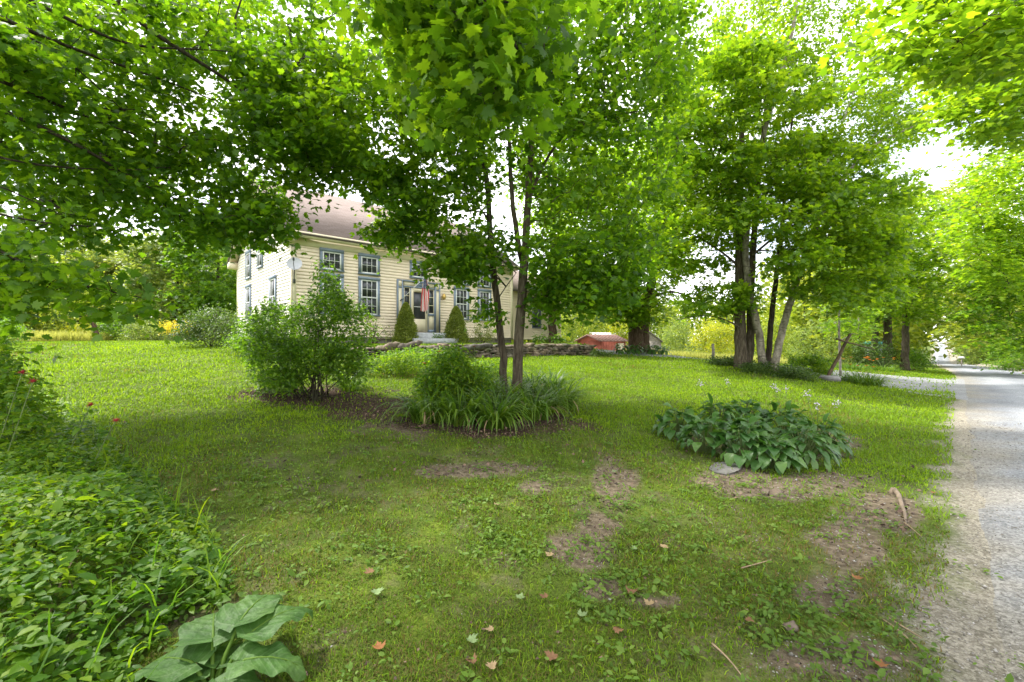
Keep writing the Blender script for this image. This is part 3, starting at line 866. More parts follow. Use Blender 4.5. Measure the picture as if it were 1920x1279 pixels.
# flag by the door
def flag():
    a0 = hw(-1.02, .10, 1.98); a1 = hw(-.12, .75, 3.08)
    root = empty("flag", a0, "faded red and white striped flag hanging limp on a short pole by the door", "flag")
    b = MB(); b.tube([a0, a1], .014, 8); b.tube([a1, a1 + (a1 - a0) * .03], .028, 8)
    b.build("pole", M['white'], root, loc=a0)
    b = MB(); b.tube([a0 - (a1 - a0) * .03, a0 + (a1 - a0) * .06], .03, 8); b.build("bracket", M['dark_metal'], root, loc=a0)
    top = a0 + (a1 - a0) * .985
    m, n, l, bs = new_mat("flag_cloth")
    at = n.new("ShaderNodeAttribute"); at.attribute_name = "fu"; av = n.new("ShaderNodeAttribute"); av.attribute_name = "fv"
    wv = n.new("ShaderNodeMath"); wv.operation = 'MULTIPLY'; wv.inputs[1].default_value = 6.5; l.new(at.outputs["Fac"], wv.inputs[0])
    fr = n.new("ShaderNodeMath"); fr.operation = 'FRACT'; l.new(wv.outputs[0], fr.inputs[0])
    gt = n.new("ShaderNodeMath"); gt.operation = 'GREATER_THAN'; gt.inputs[1].default_value = .5; l.new(fr.outputs[0], gt.inputs[0])
    stp = mixc(n, l, gt.outputs[0], (.55, .045, .055), (.76, .71, .69))
    # canton: star dots on blue
    cu = n.new("ShaderNodeMath"); cu.operation = 'MULTIPLY'; cu.inputs[1].default_value = 18.0; l.new(at.outputs["Fac"], cu.inputs[0])
    cv = n.new("ShaderNodeMath"); cv.operation = 'MULTIPLY'; cv.inputs[1].default_value = 26.0; l.new(av.outputs["Fac"], cv.inputs[0])
    cx = n.new("ShaderNodeCombineXYZ"); l.new(cu.outputs[0], cx.inputs[0]); l.new(cv.outputs[0], cx.inputs[1])
    vo = n.new("ShaderNodeTexVoronoi"); vo.inputs["Scale"].default_value = 1.0; vo.inputs["Randomness"].default_value = 0.0; l.new(cx.outputs[0], vo.inputs["Vector"])
    star = n.new("ShaderNodeMath"); star.operation = 'LESS_THAN'; star.inputs[1].default_value = .28; l.new(vo.outputs["Distance"], star.inputs[0])
    can = mixc(n, l, star.outputs[0], (.025, .045, .16), (.62, .60, .62))
    a_ = n.new("ShaderNodeMath"); a_.operation = 'LESS_THAN'; a_.inputs[1].default_value = .82; l.new(at.outputs["Fac"], a_.inputs[0])
    b_ = n.new("ShaderNodeMath"); b_.operation = 'LESS_THAN'; b_.inputs[1].default_value = .34; l.new(av.outputs["Fac"], b_.inputs[0])
    ab = n.new("ShaderNodeMath"); ab.operation = 'MULTIPLY'; l.new(a_.outputs[0], ab.inputs[0]); l.new(b_.outputs[0], ab.inputs[1])
    l.new(mixc(n, l, ab.outputs[0], stp, can), bs.inputs["Base Color"]); bs.inputs["Roughness"].default_value = .85
    nu, nv = 40, 40
    u, v = np.meshgrid(np.linspace(0, 1, nu), np.linspace(0, 1, nv), indexing='ij')
    wd = .12 + .30 * smooth(0, .55, v)
    ax = (u - .5) * wd * 1.1 + .04 * v * np.sin(2 * np.pi * v * .8)
    fold = .07 * np.sin(u * np.pi * 5 + v * 2.5) * (.3 + .7 * v) + .03 * np.sin(u * 23)
    L = 1.62 - .22 * np.abs(u - .35)
    pts = top[None, None] + HD3[None, None] * ax[..., None] + HN3[None, None] * fold[..., None] + np.array([0, 0, -1.0]) * (v * L)[..., None]
    i = np.arange(nu - 1)[:, None] * nv; j = np.arange(nv - 1)[None]
    f = np.stack([i + j, i + nv + j, i + nv + j + 1, i + j + 1], -1).reshape(-1, 4)
    b = MB(); b.add(pts.reshape(-1, 3), f)
    b.build("cloth", m, root, loc=a0, smooth_=True, attrs={"fu": u.ravel(), "fv": v.ravel()})
HD3 = np.array([*HD, 0]); HN3 = np.array([*HN, 0])
flag()

def lantern():
    o = hw(1.30, .04, 2.30)
    root = empty("wall_lantern", o, "small rounded brass lantern on the clapboards beside the doorway", "wall lamp")
    b = MB(); z = np.linspace(0, 1, 9)
    c = o + HN3 * .14 + np.array([0, 0, -.16])
    b.tube(np.stack([c + np.array([0, 0, 1]) * q * .30 for q in z]), .10 * np.sin(np.pi * (.12 + .8 * z)) + .004, 12)
    b.build("globe", M['brass'], root, loc=o, smooth_=True)
    b = MB(); b.tube([o, o + HN3 * .08 + [0, 0, .12], o + HN3 * .14 + [0, 0, .14]], .012, 6); b.tube([o - HN3 * .0, o + HN3 * .03], .05, 10)
    b.build("bracket", M['dark_metal'], root, loc=o)
lantern()

# ------------------------------------------------------------------ stones
def stone_shape(rng, c, size, rot=None, lump=.07, n=10):
    """an angular field stone: a squashed, noisy, flat-faced ball"""
    th = np.linspace(0, np.pi, 7)[1:-1]; ph = np.arange(n) * 2 * np.pi / n
    v = [(0, 0, 1)]
    for t in th:
        for p in ph: v.append((math.sin(t) * math.cos(p), math.sin(t) * math.sin(p), math.cos(t)))
    v.append((0, 0, -1)); v = np.array(v, float); v = np.sign(v) * np.abs(v) ** .5
    for _ in range(7):                                   # chop flats
        d = norm(rng.standard_normal(3)); h = rng.uniform(.62, .95); k = v @ d
        v = v - np.maximum(k - h, 0)[:, None] * d
    v = v * (1 + lump * rng.standard_normal(len(v))[:, None] * .5)
    v = v * np.asarray(size) * .62
    a = rng.uniform(0, 2 * np.pi) if rot is None else rot
    ca, sa = math.cos(a), math.sin(a)
    v = v @ np.array([(ca, sa, 0), (-sa, ca, 0), (0, 0, 1)])
    tri = [(0, 1 + i, 1 + (i + 1) % n) for i in range(n)]
    m = len(v) - 1; last = 1 + 4 * n
    tri += [(m, last + (i + 1) % n, last + i) for i in range(n)]
    qd = [(1 + j * n + i, 1 + (j + 1) * n + i, 1 + (j + 1) * n + (i + 1) % n, 1 + j * n + (i + 1) % n) for j in range(4) for i in range(n)]
    return v + np.asarray(c), np.array(tri), np.array(qd)

def add_stone(mb, *a, **k):
    v, t, q = stone_shape(*a, **k); n = mb.n
    mb.add(v, t); mb.f.append(q + n)

def stone_wall():
    rng = np.random.default_rng(5)
    o = hw(2, 3.55, 0); o[2] = gz1(o[0], o[1] - .4)
    root = empty("stone_wall", o, "low dry stone retaining wall of mossy fieldstones below the farmhouse", "stone wall")
    yaw = math.atan2(HD[1], HD[0])
    cands = []
    a = -4.6
    core = MB()
    for row in range(7):
        a = -4.7 + rng.uniform(0, .2)
        while a < 8.75:
            L = rng.uniform(.2, .55); H = rng.uniform(.09, .17)
            q = hw(a + L / 2, 3.62 + rng.uniform(-.05, .07) - row * .028, 0)
            zb = gz1(*hw(a + L / 2, 3.95, 0)[:2])
            z = zb + .02 + row * .115 + rng.uniform(-.02, .02)
            top = 1.38
            if z < top - .02: cands.append((a, np.array([q[0], q[1], z + H * .35]), (L * .98, .40, H * 1.08)))
            a += L * .92
    for x in np.arange(-4.6, 8.6, .4):
        zb = gz1(*hw(x, 3.95, 0)[:2])
        add_stone(core, rng, hw(x, 3.42, -.52), (.7, .30, .75), yaw)
    core.build("rubble_core", M['stone'], root, loc=o)
    root_parts = [c for c in cands if c[0] > -4.0]
    if len(root_parts) > 99:
        root_parts = sorted(root_parts, key=lambda c: -c[2][0] * c[2][2])[:99]
    ids = set(id(c) for c in root_parts)
    for c in root_parts:
        b = MB(); add_stone(b, rng, c[1], c[2], yaw + rng.uniform(-.12, .12)); b.build("stone", M['stone'], root, loc=o)
    b = MB()
    for c in cands:
        if id(c) not in ids: add_stone(b, rng, c[1], c[2], yaw + rng.uniform(-.12, .12))
    ob = b.build("small_rubble", M['stone'], root, loc=o); ob["kind"] = "stuff"
stone_wall()

# long weathered slabs lying on the wall's near end
def wall_slab(px0, py0, px1, py1, d, r, label):
    rng = np.random.default_rng(int(px0))
    a, b_ = P(px0, py0, d), P(px1, py1, d + .6)
    m = MB(); t = np.linspace(0, 1, 9)
    p = a + (b_ - a) * t[:, None] + rng.standard_normal((9, 3)) * .015
    m.tube(p, r * (1 - .65 * np.abs(t * 2 - 1) ** 5) * rng.uniform(.9, 1.1, 9), 9)
    ob = m.build("stone_slab", M['stone'], loc=a, smooth_=False); tag(ob, label, "stone slab", "long slabs on the stone wall")
wall_slab(717, 655, 751, 646, 15.6, .14, "short dark slab at the near end of the stone wall, left of the longer slab")
wall_slab(742, 655, 792, 643, 15.9, .13, "long grey slab tilted up on the stone wall below the first conical spruce")
wall_slab(865, 655, 924, 648, 17.6, .12, "flat brown slab capping the stone wall just left of the two-stemmed maple")

# ------------------------------------------------------------------ shed and barn beyond the lawn
def gable_building(name, label, cat, c, yaw, L, W, H, rise, wall, roof, zb, doors=()):
    root = empty(name, (c[0], c[1], zb), label, cat, rotz=yaw)
    b = MB(); b.box(-L / 2, L / 2, -W / 2, W / 2, -.8, H)
    b.add([(-L / 2, -W / 2, H), (-L / 2, W / 2, H), (-L / 2, 0, H + rise), (L / 2, -W / 2, H), (L / 2, W / 2, H), (L / 2, 0, H + rise)], np.array([(0, 2, 1), (3, 4, 5)]))
    for q in np.arange(-L / 2 + .15, L / 2, .3): b.box(q, q + .03, -W / 2 - .02, -W / 2, -.5, H - .02)
    b.build("wall", wall, root)
    r = MB()
    for s in (-1, 1):
        y0 = s * (W / 2 + .18); z0 = H - .18 * rise / (W / 2)
        v = [(x, y, z + dz) for x in (-L / 2 - .2, L / 2 + .2) for dz in (.03, .09) for (y, z) in ((y0, z0), (0, H + rise))]
        r.add(v, [(0, 1, 5, 4), (2, 6, 7, 3), (0, 2, 3, 1), (4, 5, 7, 6), (0, 4, 6, 2)])
        for q in np.arange(-L / 2 - .1, L / 2 + .2, .4):
            v = [(q + e, y, z + dz) for e in (0, .05) for dz in (.09, .13) for (y, z) in ((y0, z0), (0, H + rise))]
            r.add(v, [(0, 1, 5, 4), (2, 6, 7, 3), (0, 2, 3, 1), (4, 5, 7, 6), (0, 4, 6, 2)])
    r.build("roof", roof, root)
    for (x0, x1, z0, z1, m) in doors:
        d = MB(); d.box(x0, x1, -W / 2 - .06, -W / 2 - .02, z0, z1); d.box(x0, x0 + .08, -W / 2 - .08, -W / 2 - .06, z0, z1); d.box(x1 - .08, x1, -W / 2 - .08, -W / 2 - .06, z0, z1)
        d.build("door", m, root)
    return root
c = G(1128, 34); zb = CAMH - (656 - 640) / FPX * 34 - .5
gable_building("garden_shed", "small faded red shed beyond the end of the stone wall", "shed", c, R(38), 3.0, 2.2, 1.15, .40, M['red_paint'], M['rust_roof'], zb, [(.55, 1.2, -.3, 1.0, M['trim'])])
c = G(1140, 46); zb = CAMH - (660 - 640) / FPX * 46 - .3
gable_building("open_shed", "long grey shed with pale metal roof behind the red shed", "shed", c, R(5), 3.6, 4, 1.75, .45, M['grey_wood'], M['shed_roof'], zb)
c = G(1212, 50); zb = CAMH - (662 - 640) / FPX * 50 - .2
gable_building("barn", "weathered grey plank barn half hidden behind the old thick trunk", "barn", c, R(84), 3.4, 2.5, 1.5, 1.0, M['grey_wood'], M['grey_wood'], zb)

# ------------------------------------------------------------------ trees
rg = np.random.default_rng

def U(rng, a, b): return lambda px, py: rng.uniform(a, b)

# overhanging maple, its trunk stands out of view to the left
def overhanging_maple():
    rng = rg(101)
    bx, by = -8.6, 4.2
    base = np.array([bx, by, gz1(bx, by)])
    def T(z): return np.array([bx, by, z])
    paths = [([base, T(2.5), T(5), T(8), T(11.5)], .34, .12)]
    dl = lambda px: 5.3 + .0052 * max(px, 0)
    def limb(pts, z0, r0, r1, d=None):
        q = [P(x, y, (dl(x) if d is None else d(x))) for x, y in pts]
        paths.append(([T(z0), T(z0) * .35 + q[0] * .65 + np.array([0, 0, .25])] + q, r0, r1))
    limb([(158, -40), (269, 50), (353, 104), (444, 161), (497, 202), (570, 280)], 6.6, .07, .012)
    limb([(67, 3), (151, 50), (242, 92), (380, 91), (450, 99)], 6.0, .045, .008)
    limb([(0, 29), (101, 82), (202, 114), (302, 148), (413, 193)], 5.4, .05, .008)
    limb([(101, 82), (145, 128), (188, 172), (228, 205)], 5.2, .03, .007)
    limb([(0, 151), (101, 195), (202, 235), (289, 266), (336, 286)], 4.8, .045, .008)
    limb([(0, 202), (67, 235), (168, 279), (235, 329), (302, 370), (370, 385)], 4.3, .06, .008)
    limb([(0, 302), (134, 318), (279, 319)], 3.9, .03, .006)
    limb([(0, 346), (60, 375), (121, 407)], 3.6, .025, .006)
    limb([(0, 407), (60, 418), (143, 425), (240, 428)], 3.3, .028, .006)
    limb([(-40, 440), (27, 491), (113, 523), (184, 546), (262, 558)], 2.9, .035, .006, lambda x: 5.0)
    # the low bough over the viewer, nearest leaves
    dn = lambda x: 3.5
    paths.append(([T(6.0), np.array([-4.2, 3.2, 5.6]), np.array([-1.7, 3.3, 4.9]), P(724, 0, 3.6), P(774, 44, 3.6), P(842, 104, 3.7), P(929, 161, 3.8)], .06, .007))
    paths.append(([np.array([-1.7, 3.3, 4.9]), P(818, 0, 3.3), P(855, 34, 3.3), P(919, 67, 3.3), P(949, 84, 3.3), P(1020, 95, 3.3)], .02, .006))
    cl = [region(rng, [(-60, -60), (730, -60), (735, 90), (680, 90), (700, 200), (690, 290), (620, 310), (550, 340), (510, 400), (500, 440), (430, 440), (350, 430), (260, 390), (180, 330), (100, 300), (-60, 270)], 600,
                 lambda px, py: 5.6 + .0054 * max(px, 0) + rng.uniform(-.7, 2.6), holes=[(150, 140, 30, 24), (205, 160, 22, 18), (690, 60, 22, 40), (355, 345, 55, 22), (300, 65, 22, 14), (375, 215, 40, 16)]),
          region(rng, [(420, 60), (700, 90), (680, 280), (560, 320), (470, 290)], 185, lambda px, py: 7.0 + rng.uniform(0, 3)),
          region(rng, [(-60, 270), (100, 300), (180, 330), (300, 400), (280, 440), (150, 450), (-60, 430)], 44, lambda px, py: 6.0 + rng.uniform(-.4, 1.5)),
          region(rng, [(-60, 440), (40, 440), (120, 480), (210, 520), (285, 555), (240, 580), (160, 560), (90, 555), (40, 600), (-60, 610)], 36, lambda px, py: 5.0 + rng.uniform(-.5, .6)),
          region(rng, [(330, 400), (440, 370), (535, 370), (535, 430), (520, 452), (490, 460), (440, 455), (350, 455)], 42, lambda px, py: 7.6 + rng.uniform(-.6, 1.2)),
          region(rng, [(540, 330), (600, 300), (690, 290), (690, 330), (640, 350), (560, 385)], 20, lambda px, py: 8.4 + rng.uniform(-.6, 1.2)),
          region(rng, [(20, 240), (420, 250), (440, 420), (200, 420), (20, 380)], 70, lambda px, py: 7.0 + rng.uniform(0, 2.0)),
          region(rng, [(690, -50), (1050, -50), (1060, 70), (1000, 120), (990, 170), (940, 215), (880, 205), (820, 180), (760, 120)], 66, lambda px, py: 3.6 + rng.uniform(-.4, .6))]
    # unseen crown clumps added above the frame to shade the foreground lawn
    e = ellipsoid(rng, (-5.5, 4.6, 8.6), (7.0, 6.0, 3.0), 120, .2)
    py = 640 - FPX * (e[:, 2] - CAMH) / np.maximum(e[:, 1], .4)
    cl.append(e[(py < -60) | (e[:, 1] < .6)])
    shade_clumps = ellipsoid(rng, (-1.0, 3.6, 6.6), (3.6, 4.2, 1.7), 270, .1)  # low clumps set along the sun's path to shade only the near lawn
    py = 640 - FPX * (shade_clumps[:, 2] - CAMH) / np.maximum(shade_clumps[:, 1], .4)
    cl.append(shade_clumps[(py < -60)])
    build_tree("maple_tree", "big maple whose long dark boughs hang over the lawn from the upper left", "tree", base, paths, np.concatenate(cl), 'maple', 26, .42, .108,
               M['maple'], M['bark_dark'], 1, flat=.24, nj=.75, tw=.003)
overhanging_maple()

# two young maples in the middle of the lawn bed
def young_maples():
    rng = rg(202)
    dR, dL = 8.8, 9.5
    b = G(970, dR); base = b.copy()
    L = lambda pts, d: [P(x, y, d) for x, y in pts]
    pathsR = [([base] + L([(971, 690), (973, 620), (981, 540), (984, 480)], dR), .112, .088),
              (L([(984, 485), (988, 420), (990, 380), (995, 300), (1000, 200), (1000, 100), (1005, -40), (1010, -200)], dR), .080, .03),
              (L([(981, 500), (968, 440), (960, 380), (956, 300), (954, 240), (940, 120), (930, 0)], dR + .1), .058, .018),
              ([P(996, 365, dR), P(1015, 310, dR + .1), P(1050, 260, dR + .2), P(1090, 220, dR + .3), P(1160, 150, dR + .3), P(1280, 100, dR + .3)], .034, .01),
              ([P(1045, 266, dR + .2), P(1085, 235, dR), P(1140, 215, dR - .2), P(1240, 205, dR - .3)], .02, .008),
              ([P(975, 566, dR), P(1006, 551, dR), P(1043, 558, dR - .1), P(1106, 544, dR - .1), P(1143, 519, dR)], .022, .007),
              ([P(984, 470, dR), P(960, 470, dR - .2), P(940, 500, dR - .5)], .012, .005)]
    clR = np.concatenate([
        region(rng, [(900, -80), (1290, -80), (1310, 60), (1280, 180), (1270, 300), (1250, 420), (1215, 510), (1130, 560), (1060, 540), (1010, 470), (1000, 380), (940, 250), (900, 100)], 420,
               lambda px, py: dR + rng.uniform(-1.5, 2.6), holes=[(1150, 45, 28, 16), (968, 235, 22, 18)]),
        region(rng, [(1000, 470), (1080, 500), (1200, 500), (1190, 570), (1100, 595), (1030, 570), (1005, 530)], 55, lambda px, py: dR + rng.uniform(-1.0, .8)),
        region(rng, [(1000, 560), (1020, 560), (1020, 610), (1000, 615)], 3, lambda px, py: dR + rng.uniform(-.3, .3))])
    build_tree("maple_tree", "young maple in the middle bed that forks into two upright stems", "tree", base, pathsR, clR, 'maple_mid', 30, .42, .112, M['maple'], M['bark_maple'], 2, flat=.24, nj=.7, tw=.0028)
    base = G(946, dL)
    pathsL = [([base] + L([(944, 680), (938, 620), (929, 550), (922, 470), (918, 400), (914, 340), (904, 290), (897, 240), (893, 150), (885, 40), (880, -80)], dL), .092, .022),
              (L([(920, 415), (880, 370), (850, 330), (800, 290), (770, 265)], dL), .022, .008),
              (L([(931, 565), (950, 530), (968, 512)], dL), .014, .008),
              (L([(918, 400), (870, 395), (800, 370), (740, 350), (715, 340)], dL), .018, .006)]
    clL = np.concatenate([
        region(rng, [(735, -60), (930, -60), (930, 200), (915, 420), (880, 440), (790, 420), (720, 425), (705, 405), (735, 330), (740, 200)], 330, lambda px, py: dL + rng.uniform(-1.6, 2.2),
               holes=[(700, 195, 30, 14), (830, 300, 26, 20), (915, 410, 14, 14), (780, 245, 22, 14), (700, 385, 30, 14)]),
        region(rng, [(815, 440), (960, 430), (940, 490), (900, 500), (860, 520), (822, 530), (815, 480)], 44, lambda px, py: dL + rng.uniform(-1.2, .8)),
        region(rng, [(690, 420), (780, 425), (770, 460), (715, 450)], 14, lambda px, py: dL + rng.uniform(-.8, .8)),
        region(rng, [(640, 290), (745, 300), (735, 365), (690, 360), (650, 345)], 26, lambda px, py: dL + rng.uniform(-1.0, 1.0)),
        region(rng, [(900, 570), (920, 570), (925, 600), (900, 600)], 3, lambda px, py: dL - .4)])
    build_tree("maple_tree", "young maple with a single slender stem just left of the forked maple", "tree", base, pathsL, clL, 'maple_mid', 30, .42, .112, M['maple'], M['bark_maple'], 3, flat=.24, nj=.7, tw=.0028)
young_maples()

# old thick maple further back and the one beside the wing
def back_maples():
    rng = rg(303)
    d = 26.5
    b = G(1196, d)
    paths = [([b, P(1190, 600, d), P(1186, 540, d), P(1182, 470, d), P(1175, 380, d), P(1170, 280, d)], .50, .18),
             ([b + [.35, .1, 0], P(1208, 600, d), P(1214, 560, d), P(1226, 510, d), P(1240, 440, d), P(1260, 340, d)], .36, .12),
             ([P(1186, 540, d), P(1150, 520, d), P(1110, 500, d), P(1080, 520, d)], .11, .03),
             ([P(1214, 560, d), P(1260, 545, d - 1), P(1300, 560, d - 1.5), P(1340, 575, d - 1.5)], .09, .02),
             ([P(1184, 500, d), P(1140, 440, d), P(1100, 380, d)], .12, .03)]
    cl = np.concatenate([
        region(rng, [(1030, 420), (1080, 330), (1150, 270), (1290, 270), (1300, 420), (1290, 530), (1260, 560), (1240, 590), (1170, 600), (1110, 580), (1050, 560)], 300, lambda px, py: d + rng.uniform(-3.5, 4)),
        region(rng, [(1120, 560), (1240, 560), (1235, 608), (1150, 600)], 24, lambda px, py: d - rng.uniform(1, 2.5))])
    build_tree("maple_tree", "old maple with a very thick dark trunk standing in hostas near the barn", "tree", b, paths, cl, 'spray', 36, .85, .26, M['maple_bright'], M['bark_brown'], 4, flat=.16, nj=.35, tw=.006, k=12)
    d = 27.5
    b = G(1036, d)
    paths = [([b, P(1036, 590, d), P(1038, 520, d), P(1035, 420, d), P(1040, 250, d)], .27, .09)]
    cl = region(rng, [(960, 330), (1010, 180), (1110, 180), (1130, 380), (1090, 540), (1000, 500)], 150, lambda px, py: d + rng.uniform(-2, 4))
    build_tree("maple_tree", "tree with reddish brown trunk against the end of the farmhouse wing", "tree", b, paths, cl, 'spray', 30, .9, .26, M['maple'], M['bark_brown'], 5, flat=.2, nj=.4, tw=.006)
back_maples()

# the clump of maple, grey tree and two birches to the right
def right_clump():
    rng = rg(404)
    d = 17.8
    b = G(1391, d)
    Ld = lambda pts, dd: [P(x, y, dd) for x, y in pts]
    paths = [([b] + Ld([(1388, 640), (1388, 560), (1386, 470), (1388, 350), (1390, 250), (1396, 120)], d), .24, .06),
             ([b + [.28, .1, 0]] + Ld([(1408, 640), (1407, 560), (1412, 470), (1418, 380), (1428, 280), (1440, 160)], d + .1), .17, .05),
             (Ld([(1388, 615), (1360, 598), (1320, 590), (1270, 600)], d - .5), .035, .01),
             (Ld([(1386, 500), (1350, 470), (1300, 440), (1240, 420)], d), .05, .012),
             (Ld([(1410, 480), (1470, 430), (1540, 400), (1640, 380)], d - .4), .05, .012),
             (Ld([(1388, 420), (1330, 360), (1260, 320), (1200, 300)], d), .05, .012),
             (Ld([(1418, 400), (1450, 340), (1500, 260), (1560, 200)], d), .05, .012)]
    def lay(poly, n, a, b_, holes=()): return region(rng, poly, n, lambda px, py: d + rng.uniform(a, b_), holes=holes)
    cl = np.concatenate([
        lay([(1220, 230), (1290, 120), (1400, 70), (1500, 90), (1570, 170), (1580, 260), (1660, 300), (1715, 350), (1700, 420), (1640, 460), (1540, 470), (1440, 400), (1350, 430), (1240, 400), (1200, 320)], 500, -3, 3,
            holes=[(1555, 205, 35, 22), (1430, 120, 30, 14)]),
        lay([(1440, 430), (1560, 430), (1690, 450), (1680, 540), (1600, 590), (1500, 560), (1450, 520)], 85, -3, .5, holes=[(1475, 510, 18, 12)]),
        lay([(1180, 420), (1340, 400), (1400, 440), (1390, 480), (1290, 460), (1200, 500)], 40, -1, 2.5),
        lay([(1290, 540), (1400, 530), (1400, 575), (1330, 590), (1250, 575)], 26, -1.5, 1.5),
        lay([(1240, 490), (1380, 480), (1380, 520), (1250, 540)], 10, -1, 1.5)])
    build_tree("maple_tree", "maple with two upright dark trunks at the left of the trunk clump by the driveway", "tree", b, paths, cl, 'spray', 48, .62, .19, M['maple_bright'], M['bark_maple'], 6, flat=.16, nj=.6, tw=.0042, k=10)
    b = G(1432, 17.6)
    paths = [([b] + Ld([(1424, 630), (1413, 580), (1403, 540), (1398, 470), (1404, 380), (1430, 260), (1470, 120), (1490, 40), (1500, -60)], 17.5), .15, .05)]
    cl = region(rng, [(1320, -60), (1640, -60), (1640, 60), (1570, 130), (1470, 130), (1340, 90)], 90, U(rng, 17, 21), holes=[(1560, 60, 40, 25), (1400, 60, 30, 18)])
    build_tree("birch_tree", "tall pale barked birch that curves left out of the trunk clump", "tree", b, paths, cl, 'quad', 60, .62, .17, M['maple_bright'], M['bark_birch'], 7, flat=.5, nj=.8, tw=.004, k=10)
    b = G(1440, 18.2)
    paths = [([b] + Ld([(1444, 620), (1450, 560), (1458, 500), (1466, 440), (1470, 380), (1480, 280), (1490, 170)], 18.2), .12, .03)]
    cl = region(rng, [(1430, 250), (1560, 240), (1580, 380), (1470, 420)], 36, U(rng, 17, 21))
    build_tree("ash_tree", "slim dark trunk between the two birches of the trunk clump", "tree", b, paths, cl, 'spray', 26, .6, .18, M['maple_bright'], M['bark_dark'], 8, flat=.16, nj=.35, tw=.004)
    b = G(1449, 17.2)
    paths = [([b] + Ld([(1460, 650), (1472, 600), (1490, 540), (1506, 490), (1522, 445), (1545, 390), (1585, 330), (1640, 270), (1720, 235), (1760, 220)], 17.2), .15, .035),
             (Ld([(1522, 445), (1540, 330), (1580, 230), (1620, 120)], 17.4), .06, .015)]
    cl = region(rng, [(1560, 130), (1700, 110), (1760, 200), (1730, 270), (1690, 290), (1600, 300), (1560, 240)], 70, U(rng, 16, 20), holes=[(1600, 130, 25, 20), (1700, 190, 20, 14)])
    build_tree("birch_tree", "birch with peeling pale bark leaning right out of the trunk clump", "tree", b, paths, cl, 'quad', 56, .55, .16, M['maple_bright'], M['bark_birch'], 9, flat=.4, nj=.8, tw=.0035, k=10)
right_clump()

